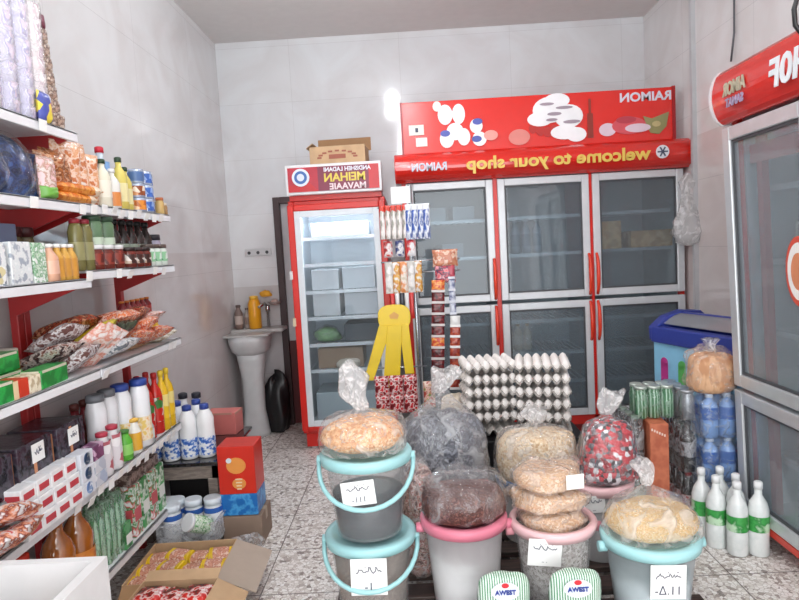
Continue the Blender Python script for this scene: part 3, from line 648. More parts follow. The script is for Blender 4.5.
for i, (yy, zz, lab) in enumerate([(2.22, .0, 'bottom long orange packet lying along the front of the second shelf'), (2.225, .034, 'top long orange packet lying on another one on the second shelf')]):
    def fn(): 
        t = T('orange_packet'); M = Matrix.Translation((0, -.15, 0)) @ Matrix.Rotation(R(-90), 4, 'X'); m = MB(); m.pillow(.06, .3, .036, M=M, seed=4); obj('pouch', m, ORG, t)
        m = MB(); m.pillow(.0612, .05, .0375, M=Matrix.Translation((0, .09, 0)) @ Matrix.Rotation(R(-90), 4, 'X'), crimp=False); obj('end_band', m, P('EFD8BE', .3), t); return t
    put('orp', fn, (-1.2, yy + .02 * i, z + .019 + zz), (0, 0, R(2 - 4 * i)), lab, 'packet')
CLR = glass('D6E2E6', .25, .1, 1.3)
put('wb', bottle_fn('water_bottle', .25, .035, P('C9D8E4', .15), P('C4283A'), P('7FA9D8', .3), (.45, .75)), (-1.23, 2.50, z), 0, 'pale blue bottle with a red cap on the second shelf', 'bottle')
put('gb', bottle_fn('juice_bottle', .19, .03, P('DDD8C4', .2), P('25402A'), P('E6E2D2')), (-1.195, 2.44, z), 0, 'cream bottle with a dark green cap beside the red capped bottle', 'bottle')
put('yb', bottle_fn('oil_bottle', .22, .03, P('DCCB6A', .15), P('2F4630'), P('E8DFA8', .3), (.15, .5)), (-1.2, 2.585, z), 0, 'yellow bottle with a dark green cap on the second shelf, nearer of two', 'bottle')
put('yb', None, (-1.21, 2.655, z), 0, 'yellow bottle with a dark green cap on the second shelf, farther of two', 'bottle', None, .86)
put('wbb', bottle_fn('white_bottle', .16, .03, P('E4E2DC', .2), P('EAEAEA'), P('D98A4A', .3), (.05, .4)), (-1.19, 2.5, z), 0, 'short white bottle in front of the red capped bottle on the second shelf', 'bottle')
def can_fn(name, h, r, band, body=None):
    def fn():
        t = T(name); obj('can_body', MB().lathe([(0, r * .94), (h * .04, r), (h * .94, r), (h, r * .94)], 18), body or P('B9C6DC', .25, .5), t); obj('label', MB().lathe([(h * .15, r * 1.015), (h * .82, r * 1.015)], 18, cap=False), band, t); return t
    return fn
BLC = K(('3E66B4', 'DCE2EE', '86A3D6'), 40, .25, 'v'); BRC = K(('8C4A2C', 'C98A5A', 'E8D8C6'), 40, .25, 'v'); ORC = K(('D98A3A', 'E8C29A', 'B4622A'), 40, .25, 'v')
for k in range(3):
    put(('ca', k), can_fn('food_can', .062, .034, (ORC, BRC, P('4F6FA0', .3))[k]), (-1.2, 2.735, z + .063 * k), 0, 'food can in the nearer stack of cans, %s from the bottom' % ORD[k], 'can', None)
    put('cb', can_fn('food_can', .062, .034, BLC), (-1.2, 2.815, z + .063 * k), 0, 'blue and white food can in the middle stack of cans, %s from the bottom' % ORD[k], 'can')
    put('cb', None, (-1.23, 2.89, z + .063 * k), 0, 'blue and white food can in the farther stack of cans, %s from the bottom' % ORD[k], 'can')
put('sj', jar_fn('spice_jar', .08, .02, P('C9A86A', .2), P('B4643A')), (-1.185, 2.925, z), 0, 'small yellow spice jar at the far end of the second shelf', 'jar')
put('sj2', jar_fn('spice_jar', .055, .02, P('A88458', .2), P('D8CBB4')), (-1.185, 2.962, z), 0, 'smallest brown spice jar at the far end of the second shelf', 'jar')

# --- third shelf near z 1.405
z = 1.405
WPK = K(('EEF0F0', 'DDE3E4', 'E8EAEA', '9FA8B4'), 22, .35, 'n')
put('w1', pack_fn('tea_box', .12, .12, .125, WPK, (.1, .9, .05, .45), K(('D9CFA0', '7E8692', 'F1F1EE'), 40, .4)), (-1.24, 1.74, z), 0, 'white box with a small printed panel at the near end of the third shelf', 'box')
put('w2', pack_fn('tea_box', .12, .10, .13, WPK), (-1.24, 1.87, z), 0, 'plain white box beside the green box on the third shelf', 'box')
put('w3', pack_fn('tea_box', .12, .07, .128, K(('A9CFA6', 'DDE8DC', '5E9E68', 'EEF2EE'), 30, .35, 'n')), (-1.24, 1.965, z), 0, 'pale green and white box on the third shelf', 'box')
put('b1', pack_fn('dark_bag', .1, .2, .06, P('5F6B86', .3)), (-1.3, 1.87, z + .131), 0, 'dark blue grey packet lying on the white boxes of the third shelf', 'packet')
put('pb', bottle_fn('sauce_bottle', .125, .028, P('E2AE92', .2), P('EDEDEA'), P('E6B8A0', .3), sq=.7, neck=.5), (-1.195, 2.035, z), 0, 'pale pink bottle beside the golden bottles on the third shelf', 'bottle')
for r in range(3):
    for k in range(3):
        put('hb', bottle_fn('golden_bottle', .125, .0205, P('D3A24C', .2), P('EFEFEC'), P('C98F3A', .35), (.1, .6), sq=.75, neck=.5), (-1.19 - .045 * r, 2.078 + .042 * k, z), 0, 'golden white capped bottle, %s %s, %s row from the aisle' % (ORD[k], NE, ORD[r]), 'bottle', 'golden bottles on the third shelf')
for k in range(4):
    put('tj', jar_fn('pickle_jar', .19, .032, P('6D6448', .15), P('4A1D20')), (-1.34, 1.95 + .067 * k, z), 0, 'tall dark lidded jar behind the golden bottles, %s %s' % (ORD[k], NE), 'jar', 'tall jars at the back of the third shelf')
# --- third shelf far z 1.433
z = 1.433
for k in range(2): put('gt', bottle_fn('sauce_bottle', .19, .027, P('6F6A3E', .15), P('8C2030'), P('8E8A5E', .35), neck=.6, sh=.75), (-1.2, 2.225 + .06 * k, z - .0), 0, 'olive green bottle with a dark red cap on the third shelf, %s of two' % ORD[k], 'bottle')
RBJ = P('6A2A22', .15)
for k in range(3): put('rj', jar_fn('jam_jar', .095, .036, RBJ, P('E0E0E0'), K(('8A3A2E', 'C9B09A', '5A1E1A'), 40, .3)), (-1.2, 2.335 + .078 * k, z), 0, 'red brown jar on the bottom of the far third shelf, %s %s' % (ORD[k], NE), 'jar', 'red brown jars on the far third shelf')
for k in range(2): put('gj', jar_fn('green_jar', .11, .036, P('5E7A5C', .2), P('2E4A34'), P('B9C9B4', .35), (.0, .25)), (-1.205, 2.35 + .085 * k, z + .096), 0, 'green jar stacked on the red brown jars, %s of two' % ORD[k], 'jar')
CHC = K(('3E2420', 'B9A48E', 'D9D2CC', '5C3328'), 36, .3)
for k in range(3): put('cj', jar_fn('chocolate_jar', .085, .033, RBJ, P('2A1B1A'), CHC), (-1.182, 2.565 + .068 * k - .0, z), 0, 'low chocolate brown jar with a patterned label, %s %s' % (ORD[k], NE), 'jar', 'chocolate jars on the far third shelf')
for k in range(5): put('bt', bottle_fn('sauce_bottle', .205, .029, P('2A211F', .15), P('141414'), P('8F9A8A', .35), (.12, .5), neck=.45, sh=.6), (-1.235, 2.565 + .072 * k, z), 0, 'tall dark sauce bottle with a black cap behind the jars, %s %s' % (ORD[k], NE), 'bottle', 'dark sauce bottles on the far third shelf')
GWJ = K(('8FC49A', 'E9EFEA', '4F9468', 'DCE8DE'), 40, .3)
for k in range(3): put('gw', jar_fn('cream_jar', .10, .032, P('DCE6DE', .25), P('5A4A44'), GWJ), (-1.195, 2.775 + .066 * k if k else 2.775, z), 0, 'green and white labelled jar on the far third shelf, %s %s' % (ORD[k], NE), 'jar', 'green and white jars on the far third shelf')
put('lv', jar_fn('tall_jar', .15, .034, P('A8A4B8', .2), P('2F2C34'), K(('C9C6D8', '8884A4', 'DEDCE8'), 30, .3)), (-1.24, 2.945, z), 0, 'lavender jar with a black lid at the far end of the third shelf', 'jar')

# --- fourth shelf z 1.07
z = 1.07
GRN = K(('1F9A3C', '27A846', '178436', 'D6E8D4'), 16, .3, 'n')
def packstack(key, n, w2, d2, h2, mat, loc, rz, lab, **kw):
    for k in range(n): put(key, pack_fn(*kw['pf'], w2, d2, h2, mat) if 'pf' in kw else pack_fn('box', w2, d2, h2, mat), (loc[0], loc[1], loc[2] + h2 * k), rz, lab % ORD[k], 'box')
TBX = K(('1E8E3A', '2BA54B', '197C34'), 14, .3, 'n')
for i, (x, yy, zz, dd, lab) in enumerate([(-1.215, 1.69, 0, .16, 'green carton at the near end of the fourth shelf'), (-1.32, 1.84, .0, .24, 'green carton at the back of the fourth shelf, bottom of two'), (-1.325, 1.84, .062, .24, 'green carton at the back of the fourth shelf, top of two'), (-1.215, 1.98, 0, .17, 'green carton with a cream lid at the front of the fourth shelf')]):
    put(('gr', i), pack_fn('green_box', .07 if i in (0, 3) else .1, dd, .06, TBX, (.05, .95, .86, 1.0), P('CFC7B4', .5)), (x, yy, z + zz), R(-2 + 2 * i), lab, 'box')
put('rbx', pack_fn('red_box', .07, .075, .055, P('CE3A24', .35), (.0, .3, 0, 1), P('E3C9A0', .4)), (-1.212, 1.80, z), 0, 'red box between the green cartons at the front of the fourth shelf', 'box')
for k in range(2): put('cbx', pack_fn('cream_box', .07, .028, .055, K(('D9C9A6', 'B09A7A', 'E6DCC4'), 30, .4, 'n')), (-1.212, 1.855 + .03 * k, z), 0, 'narrow cream box beside the red box, %s %s' % (ORD[k], NE), 'box')
put('hj', jar_fn('honey_jar', .12, .04, P('B4782E', .15), P('DCD8CC')), (-1.36, 2.015, z), 0, 'amber honey jar behind the green cartons on the fourth shelf', 'jar')
put('hj2', jar_fn('honey_jar', .13, .045, P('CFCFC8', .15), P('DCD8CC')), (-1.32, 1.66, z), 0, 'clear pale jar behind the nearest green carton on the fourth shelf', 'jar')
SLV = K(('B9B4B6', '8A6A64', 'E2E0E2', '6E4A46'), 22, .25, 'n', bump=.4)
CHO = K(('5C2E28', '8A5A4C', 'CFC4BE', '3E2220'), 24, .25, 'n', bump=.4)
PNK = K(('E3B5A4', 'E9DCD6', 'D98A74', 'F2ECEA'), 16, .25, 'n', bump=.3)
RDB = K(('8A2F22', 'B4553A', '5E2018', 'C98A66'), 26, .25, 'n', bump=.5)
YEL = K(('DBC430', 'E6D552', 'C9A820'), 14, .25, 'n', bump=.2); BLK = K(('26241F', '3E4238', '58604E'), 22, .2, 'n', bump=.3)
OBS = K(('D9622E', 'E8A07A', 'C23A22', 'EAD2C2', 'E07C4A'), 28, .25, 'n', bump=.4)
WHB = K(('E0E3E6', 'B9C4CE', 'F0F0F0', '6F7A84'), 20, .25, 'n', bump=.3)
def lying(key, wd, ht, th, mat, loc, rot, lab, seed=0, nm='snack_packet'):
    return put(key, lambda: obj(nm, MB().pillow(wd, ht, th, seed=seed, M=Matrix.Translation((0, 0, -ht / 2))), mat), loc, tuple(R(q) for q in rot), lab, 'packet')
L4 = [(.15, .2, .05, CHO, -1.28, 2.12, .075, (70, 0, 80), 'brown and silver snack packet behind the green carton on the fourth shelf'),
      (.14, .18, .045, SLV, -1.27, 2.17, .13, (60, 10, 85), 'crumpled silver packet lying on top of the brown ones on the fourth shelf'),
      (.13, .16, .045, SLV, -1.2, 2.15, .05, (55, 0, 95), 'black and silver packet at the front edge of the fourth shelf'),
      (.12, .22, .04, PNK, -1.195, 2.235, .085, (48, 25, 75), 'tall pink and white packet leaning at the joint of the fourth shelf'),
      (.11, .22, .035, PNK, -1.2, 2.30, .07, (40, 30, 70), 'pink and cream packet leaning against the white one on the fourth shelf'),
      (.17, .2, .06, RDB, -1.33, 2.33, .15, (75, 0, 85), 'red brown pasta bag at the back of the fourth shelf, topmost'),
      (.18, .22, .07, RDB, -1.33, 2.38, .08, (85, 0, 90), 'red brown pasta bag at the back of the fourth shelf, underneath'),
      (.13, .15, .04, YEL, -1.225, 2.335, .125, (65, -8, 95), 'yellow packet in the middle of the fourth shelf'),
      (.1, .14, .045, BLK, -1.2, 2.46, .11, (60, 0, 80), 'black green packet beside the yellow one on the fourth shelf'),
      (.14, .2, .045, WHB, -1.2, 2.39, .045, (70, 0, 85), 'white and grey packet under the yellow one on the fourth shelf'),
      (.14, .24, .06, OBS, -1.26, 2.5, .15, (80, 0, 90), 'long orange biscuit packet lying on the pile, topmost on the fourth shelf'),
      (.15, .2, .05, OBS, -1.22, 2.58, .06, (75, 8, 88), 'orange biscuit packet at the bottom of the pile near the shelf front'),
      (.13, .18, .05, OBS, -1.21, 2.63, .10, (70, -8, 85), 'orange and white biscuit packet leaning on the middle of the pile'),
      (.13, .18, .05, RDB, -1.26, 2.66, .155, (78, 0, 95), 'brown red packet lying on the far part of the biscuit pile'),
      (.13, .2, .05, OBS, -1.21, 2.74, .05, (72, 6, 84), 'orange packet nearest the far end of the biscuit pile'),
      (.14, .22, .04, PNK, -1.26, 2.76, .12, (75, 0, 88), 'pale packet lying under the sauce bottles row on the fourth shelf')]
for i, (a, b, c, m_, x, yy, zz, rot, lab) in enumerate(L4): lying(('l4', i), a, b, c, m_, (x, yy, z + zz), rot, lab, i)
put('bk4', pack_fn('carton_tray', .1, .3, .13, KRAFT2), (-1.30, 2.79, z), 0, 'open cardboard tray holding small red bottles on the fourth shelf', 'carton')
for k in range(6): put('rs', bottle_fn('small_sauce_bottle', .085, .02, P(('7E2226'), .2), P('C9762E'), P('9C2A20', .3), neck=.5), (-1.28, 2.665 + .048 * k, z + .131), 0, 'small dark red bottle on the cardboard tray, %s %s' % (ORD[k], NE), 'bottle', 'small red bottles on the fourth shelf')
put('ye4', bottle_fn('small_sauce_bottle', .085, .02, P('D9B02E', .2), P('C23A22'), P('E3C04A', .3), neck=.5), (-1.245, 2.9, z), 0, 'small yellow bottle at the far end of the fourth shelf', 'bottle', None, 1.2)
for k in range(3): lying(('pl4', k), .07, .09, .02, K(('DCD2BE', 'E8E4DA', 'B9A88E'), 20, .3, 'n'), (-1.205, 2.84 + .045 * k, z + .02 + .006 * k), (80, 0, 80 + 10 * k), 'flat cream sachet at the far end of the fourth shelf, %s %s' % (ORD[k], NE), k, 'sachet')

# --- fifth shelf z .64
z = .64
TRY = glass('CFC6C2', .35, .1, 1.3); DKB = K(('2A2A32', '1B1B22', '4A4650', '3A2A36'), 16, .25, 'n', bump=.2)
for i, (yy, dd, hh) in enumerate([(1.72, .2, .13), (1.93, .2, .13), (2.14, .2, .12)]):
    t = T('cake_tray', ['clear topped cake tray with an orange base at the near end of the fifth shelf', 'clear topped cake tray with an orange base, middle of the three stacked under dark boxes', 'clear topped cake tray with an orange base next to the white bottles'][i], 'tray', (-1.32, yy, z))
    obj('tray_base', MB().box(-.09, .09, -dd / 2 + .004, dd / 2 - .004, 0, .05), K(('D9782E', 'E8953E', 'C2622A'), 14, .3, 'n'), t, .006)
    obj('cakes', MB().box(-.08, .08, -dd / 2 + .012, dd / 2 - .012, .045, .09), K(('B9A79C', '8C5A4A', 'DAD4CE', '6B4A44'), 24, .5, 'v', bump=.3), t)
    obj('clear_cover', MB().box(-.088, .088, -dd / 2 + .006, dd / 2 - .006, .051, hh), TRY, t, .006)
    put('dk%d' % i, pack_fn('dark_box', .17, dd - .01, .13 if i < 2 else .14, DKB, (.42, .5, .05, .9), P('C98A62', .4)), (-1.325, yy, z + hh + .001), R(1.5 * i), ['dark wrapped box on the nearest cake tray of the fifth shelf', 'dark wrapped box with a white ticket on the middle cake tray', 'dark wrapped box with a white ticket on the farthest cake tray'][i], 'box')
    if i: 
        m = MB(); m.box(-1.2388, -1.2372, yy - .02, yy + .045, z + hh + .06, z + hh + .12); m2 = MB(); scribble(m2, yy + .012, z + hh + .09, .04, -1.2366, i, .0012, mk=lambda x, y, zz: (y, x, zz))
        t = T('price_ticket', ['', 'white price ticket taped to the middle dark box', 'white price ticket taped to the farthest dark box'][i], 'price ticket'); obj('paper', m, PAPER, t); obj('writing', m2, INK, t)
CIG = K(('EDEEF0', 'E2E4E8', 'F2F2F2'), 12, .3, 'n')
for k in range(4):
    for r in range(3):
        nm = 'white carton printed with a red bar, %s layer, %s %s' % (ORD[r], ORD[k], NE)
        put('cg', pack_fn('white_carton', .055, .074, .052, CIG, (.15, .85, .3, .7), P('C2404A', .35)), (-1.205 - (.006 * r), 1.80 + .078 * k, z + .0525 * r), R(-1 + r), nm, 'carton', 'small white and red cartons on the fifth shelf')
BRD = K(('5E7FB4', 'D9E0EA', '8CA6CC'), 60, .3)
for r in range(3):
    put('bc', pack_fn('round_print_carton', .055, .085, .052, P('DCE0E8', .3)), (-1.208, 2.122, z + .0525 * r), 0, 'white carton with a round blue print, %s from the bottom of its stack' % ORD[r], 'carton')
    m = MB(); m.lathe([(0, .021), (.0015, .021)], 16, M=Matrix.Rotation(R(90), 4, 'Y')); o = obj('round_print', m, BRD, None); o.parent = [q for q in COL.objects if q.name.startswith('round_print_carton')][-1]; o.location = (.0276, 0, .027)
put('pu', pack_fn('purple_box', .05, .08, .055, K(('6B3A60', '7E4A70', 'C9A6BE'), 40, .3)), (-1.21, 2.215, z + .10), R(4), 'purple box standing on the pale packets beside the white bottles', 'box')
put('pu2', pack_fn('pale_box', .05, .085, .05, K(('D3D6DE', 'B9C0CE', 'E6E8EC'), 30, .35)), (-1.21, 2.215, z + .05), R(1), 'pale grey box directly under the purple box', 'box')
put('pu3', pack_fn('pale_box', .05, .09, .05, K(('C9CED8', 'A9B6CC', 'E6E8EC'), 30, .35)), (-1.21, 2.215, z), 0, 'pale blue grey box at the bottom under the purple box', 'box')
SPR = {}
WB = bottle_fn('shampoo_bottle', .27, .036, P('E4E5E8', .25), P('6E7278'), P('D4D6DA', .3), (.1, .45), neck=.75, sh=.78, capr=.031)
for k in range(2): put('wh', WB, (-1.28, 2.385 + .085 * k, z + .0), 0, 'white bottle with a grey cap at the back of the fifth shelf, %s of two' % ORD[k], 'bottle', None, 1.12)
WB2 = bottle_fn('shampoo_bottle', .27, .038, P('ECEDF0', .25), P('2E4A9C'), K(('E8A83A', 'F0E6D2', 'E2C46A'), 24, .3, 'n'), (.1, .45), neck=.75, sh=.78, capr=.033)
for k in range(2): put('whb', WB2, (-1.27 + .035 * k, 2.56 + .095 * k, z), 0, 'white bottle with a blue cap and yellow label, %s of two' % ORD[k], 'bottle', None, 1.12)
put('whr', bottle_fn('cleaner_bottle', .17, .032, P('E6E4E6', .25), P('B4364A'), K(('D9D4D8', 'B4606A', 'EDEBEC'), 30, .3), (.1, .8), neck=.6), (-1.225, 2.31, z), 0, 'short red capped white bottle on the fifth shelf, nearer of two', 'bottle')
put('whr', None, (-1.225, 2.385, z), 0, 'short red capped white bottle on the fifth shelf, farther of two', 'bottle', None, 1.04)
put('gn', bottle_fn('soap_bottle', .12, .03, P('5DB33A', .2), P('3E7E2E'), P('8FD06A', .3), neck=.6), (-1.225, 2.475, z), 0, 'short bright green bottle at the front of the fifth shelf', 'bottle', None, 1.05)
put('yw', bottle_fn('soap_bottle', .15, .03, P('EDEBE4', .2), P('E3B24A'), P('E8AE3C', .3), (.1, .6), neck=.6), (-1.225, 2.56, z), 0, 'short white bottle with an orange label at the front of the fifth shelf', 'bottle')
put('gy', bottle_fn('soap_bottle', .12, .028, P('B9C4C4', .2), P('6A8A80'), P('DCE2E0', .3), neck=.6), (-1.225, 2.685, z), 0, 'small grey green bottle in front of the red bottles', 'bottle')
for k in range(4): put('re', bottle_fn('ketchup_bottle', .29, .032, P('C2261E', .2), P('B0201C'), K(('D8D4CC', 'C2261E', '3E7A3A', 'C2261E'), 30, .3), (.2, .6), neck=.35), (-1.245 - (k % 2) * .05, 2.74 + .045 * k - (k % 2) * .02, z), 0, 'tall red sauce bottle on the fifth shelf, %s %s' % (ORD[k], NE), 'bottle', 'tall red sauce bottles')
for k in range(2): put('ys', bottle_fn('mustard_bottle', .29, .03, P('DFB524', .2), P('E8C838'), K(('E3B92A', 'E9D88A'), 24, .3), (.2, .6), neck=.35), (-1.235, 2.88 + .062 * k, z), 0, 'tall yellow sauce bottle on the fifth shelf, %s of two' % ORD[k], 'bottle')
for k in range(6): put('rb5', bottle_fn('red_bottle', .24, .028, P('7E2028', .25), P('5E2A24'), P('8E4A38', .35), neck=.5), (-1.375, 2.40 + .066 * k, z), 0, 'dark red bottle at the back of the fifth shelf, %s %s' % (ORD[k], NE), 'bottle', 'dark red bottles at the back of the fifth shelf', 1.1)

# --- base shelf z .26
z = .26
AMB = P('A8601E', .1, spec=.8, var=.3, coat=1)
for k in range(2): put('am', bottle_fn('oil_bottle', .335, .056, AMB, P('D2341E'), K(('C24A22', 'D98A3A'), 20, .3, 'n'), (.15, .45), neck=.42, sh=.6), (-1.29, 2.075 + .125 * k, z), 0, 'amber oil bottle with a red cap on the lowest shelf, %s of two' % ORD[k], 'bottle')
for k in range(3): put('ar', bottle_fn('oil_bottle', .26, .045, P('9C3A1E', .15), P('D2341E'), P('C8402A', .3), (.15, .5), neck=.42), (-1.33 + .03 * (k % 2), 1.72 + .11 * k, z), 0, 'red brown bottle at the near end of the lowest shelf, %s %s' % (ORD[k], NE), 'bottle')
GNB = K(('2F7A48', '3E9A5C', '205A34', 'A9CDB4'), 18, .25, 'w', (1, 1.5, .6))
for k in range(3):
    t = T('bottle_pack', 'shrink wrapped green bottle pack on the lowest shelf, %s %s' % (ORD[k], NE), 'bottle pack', (-1.32, 2.30 + .088 * k, z))
    for a in range(2):
        for b in range(2): obj('pack_bottle', MB().lathe([(0, .018), (.01, .02), (.19, .02), (.23, .01), (.26, .01)], 10, (-.02 - .042 * a + .065, -.021 + .042 * b, 0)), GNB, t)
    obj('wrapper', MB().box(-.022, .068, -.0425, .0425, 0, .262), film('CFE8D6', .3, .15), t, .015)
GWC = K(('E6E9E4', '3F9A50', 'E9ECE9', '2F8A42', 'D8545A', 'EEF0EE'), 13, .35, 'n')
GRC = K(('3F8F4C', '2E7A3C', 'DDE6DA', '4FA25C'), 12, .35, 'n')
for k in range(4):
    put(('gc', k % 2), pack_fn('milk_carton', .09, .075, .225, (GWC, GRC)[k % 2], (.1, .9, .3, .55), P(('C9545A', 'E6E9E4')[k % 2], .35)), (-1.3, 2.59 + .082 * k, z), 0, 'tall green and white carton on the lowest shelf, %s %s' % (ORD[k], NE), 'carton')
for k in range(2): put('bnp', pack_fn('brown_pack', .09, .14, .05, K(('7E6A62', 'A89890', '5A4640'), 30, .35, 'n')), (-1.31, 2.63 + .15 * k, z + .226), 0, 'flat brown pack lying on the green and white cartons, %s of two' % ORD[k], 'packet')
t = T('green_box_low', 'green box with a white ticket at the front of the lowest shelf', 'box', (-1.265, 2.5, z)); t.name = 'green_box'
obj('box_body', MB().box(-.02, .02, -.03, .03, 0, .11), K(('3E8A50', '2E6A3C', '5AA468'), 16, .3, 'n'), t, .003); obj('ticket', MB().box(.02, .0215, -.024, .024, .02, .06), PAPER, t)
# snack bags hanging off the near end of the fifth shelf
for i, (yy, zz, rot) in enumerate([(1.64, .70, (80, 10, 80)), (1.72, .675, (60, 0, 95)), (1.70, .75, (70, 20, 85))]):
    lying(('sb', i), .13, .16, .05, K(('C9382E', 'E6E0DE', 'E39A7A', '8A3A30', 'E9E6E6'), 16, .2, 'n', bump=.3), (-1.205, yy, zz), rot, 'red and white snack bag at the near end of the fifth shelf, %s' % ['nearest', 'bottom', 'topmost'][i], i)
SPREAD = False
# =====================================================================
# BACK LEFT CORNER: SINK, SOCKETS, TABLE
# =====================================================================
t = T('pedestal_sink', 'white pedestal sink with a ledge in the back left corner', 'sink', (-1.33, 4.96, 0))
POR = P('CDCFD0', .25)
obj('pedestal', MB().lathe([(0, (.115, .1)), (.03, (.11, .095)), (.2, (.085, .08)), (.45, (.085, .075)), (.62, (.11, .1)), (.68, (.12, .11))], 24, sq=.8), POR, t)
m = MB(); prof = [(.66, (.1, .1)), (.70, (.15, .14)), (.78, (.165, .185)), (.83, (.17, .19)), (.83, (.15, .165)), (.76, (.13, .14)), (.73, (.05, .05))]
m.lathe(prof, 28, sq=.75); obj('basin', m, POR, t)
m = MB(); m.box(-.165, .26, .03, .235, .83, .86); m.box(-.165, .19, -.19, .03, .825, .842); obj('ledge', m, P('B9B7B5', .3), t, .006)
m = MB(); m.tube([(.12, .17, .86), (.12, .17, 1.02), (.11, .12, 1.06), (.08, .04, 1.04)], .012, 8); m.lathe([(0, .022), (.05, .02)], 12, (.12, .17, .99)); obj('faucet', m, CHROME, t)
put('ob', bottle_fn('soap_bottle', .27, .052, P('E5A020', .3), P('E8B43A'), None, neck=.6, sh=.75), (-1.30, 5.05, .861), 0, 'tall orange yellow bottle standing on the sink ledge', 'bottle')
put('bb1', bottle_fn('soap_bottle', .2, .035, P('7A655E', .3), P('5A4A46'), P('B9A8A0', .4), neck=.5), (-1.44, 5.07, .861), 0, 'brown bottle on the sink ledge against the left wall', 'bottle')
put('bb2', bottle_fn('soap_bottle', .17, .03, P('A89A94', .3), P('6A5A56'), P('8A746C', .4), neck=.5), (-1.375, 5.1, .861), 0, 'small greyish bottle between the brown and the orange bottle on the sink', 'bottle')
tag(obj('sponge', MB().blob(.05, .03, .05, nz=.2, seed=3, c=(-1.21, 5.1, 1.115)), P('DFA12E', .8)), 'orange sponge cloth lying over the sink faucet', 'sponge')
t = T('soap_dish', 'chrome soap dish fixed to the back wall beside the faucet', 'soap dish', (-1.15, 5.14, 1.04))
obj('dish', MB().lathe([(0, .03), (.015, .05), (.03, .055), (.03, .045), (.015, .035)], 16), P('9A8E88', .3), t); obj('holder', MB().box(-.008, .008, .0, .06, .0, .015), CHROME, t); obj('soap', MB().blob(.028, .02, .03, c=(0, 0, .018)), P('C9B0A6', .4), t)
t = T('wall_socket', 'white triple wall socket above the sink', 'socket', (-1.27, 5.197, 1.485))
obj('plate', MB().box(-.11, .11, -.01, .003, -.03, .03), P('C9CACB', .4), t, .004)
for x in (-.075, 0, .075): obj('socket_hole', MB().lathe([(0, .014), (.003, .014)], 14, M=FR(x, -.009, -.003)), P('3A3A3E'), t)
t = T('garbage_bag', 'black garbage bag standing on the floor beside the sink pedestal', 'bag', (-1.17, 5.03, 0))
obj('bag_body', MB().blob(.125, .11, .46, nz=.2, seed=12, top=.75), P('151517', .4), t)

t = T('side_table', 'low dark glass topped table with a grey brown frame against the left wall', 'table', (0, 0, 0))
WD = K(('7E726A', '8B7F76', '756A62'), 8, .5, 'n', (1, 1, 6)); TX0, TX1, TY0, TY1 = -1.48, -1.02, 3.06, 3.70
obj('tabletop', MB().box(TX0, TX1, TY0, TY1, .40, .42), P('1E1A1C', .08, coat=.6), t, .005)
m = MB(); m.box(TX0 + .02, TX1 - .03, TY0 + .02, TY0 + .045, .33, .40); m.box(TX0 + .02, TX1 - .03, TY1 - .045, TY1 - .02, .33, .40); m.box(TX1 - .055, TX1 - .03, TY0 + .02, TY1 - .02, .33, .40); m.box(TX0 + .02, TX0 + .045, TY0 + .02, TY1 - .02, .33, .40); obj('apron', m, WD, t)
for x in (TX0 + .02, TX1 - .08):
    for yy in (TY0 + .02, TY1 - .07): obj('leg', MB().box(x, x + .05, yy, yy + .05, 0, .33), WD, t, .004)
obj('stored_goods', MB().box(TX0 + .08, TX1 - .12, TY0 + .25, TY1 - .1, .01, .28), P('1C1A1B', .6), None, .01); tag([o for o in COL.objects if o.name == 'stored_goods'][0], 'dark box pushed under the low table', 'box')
JUG = bottle_fn('milk_jug', .28, .045, P('EDEFF1', .25), P('27408E'), K(('2C55B0', '3F78C6', 'E9EDF2'), 34, .3, 'n'), (.06, .4), neck=.45, sh=.72, capr=.024)
for k, (x, yy) in enumerate([(-1.12, 3.17), (-1.205, 3.15), (-1.295, 3.13), (-1.39, 3.13), (-1.2, 3.28), (-1.3, 3.26)]):
    put('jug', JUG, (x, yy, .421), 0, 'blue labelled white milk bottle on the dark table, %s' % ['nearest its right edge', 'second from the right in front', 'third from the right in front', 'leftmost in front', 'right one in the back row', 'left one in the back row'][k], 'bottle')
for k in range(2): put('spb', bottle_fn('sprayer_bottle', .2, .028, P('E6E6E8', .25), P('1E1F2A'), None, neck=.5), (-1.30 + .075 * k, 3.36, .421), 0, 'white bottle with a black top at the back of the table, %s of two' % ('left', 'right')[k], 'bottle', None, 1.5)
put('pkb', pack_fn('coral_box', .19, .13, .13, P('C9706A', .4), (0, 1, .92, 1), P('B98A78', .5)), (-1.16, 3.60, .421), R(-4), 'coral pink box at the back of the dark table', 'box')

# red and blue box on a brown carton
t = T('brown_carton', 'brown carton on the floor under the red and blue box', 'carton', (-.915, 3.10, 0)); m = MB(); m.box(-.1, .1, -.1, .1, 0, .155); obj('box_body', m, P('8A7566', .8), t, .004); obj('tape', MB().box(-.1005, .1005, -.02, .02, .1, .1565), P('A8927C', .4), t)
t = T('red_box', 'red box with a blue base and an orange picture, beside the low table', 'box', (-.925, 3.09, .158), 0)
t.scale = (.98, 1, .92)
obj('box_body', MB().box(-.095, .095, -.085, .085, .12, .385), P('CF2F22', .3), t, .004); obj('blue_base', MB().box(-.0955, .0955, -.0855, .0855, 0, .12), K(('2A7EC6', '4FA3DA', '1F6AB4'), 12, .3, 'n'), t, .004)
m = MB(); m.lathe([(0, (.05, .045)), (.003, (.05, .045))], 20, M=FR(.0, -.086, .28)); m.lathe([(0, (.035, .03)), (.004, (.035, .03))], 20, M=FR(.01, -.086, .18)); m.lathe([(0, .014), (.006, .014)], 12, mi=1, M=FR(-.035, -.086, .31))
obj('printed_picture', m, [P('E89A4C', .35), P('DCE6EE', .35)], t)
m = MB()
for k in range(4): m.cbox((.01, -.0905, .205 - .018 * k), (.035 - .004 * k, .002, .006))
obj('printed_lines', m, P('F0DCC0', .4), t)

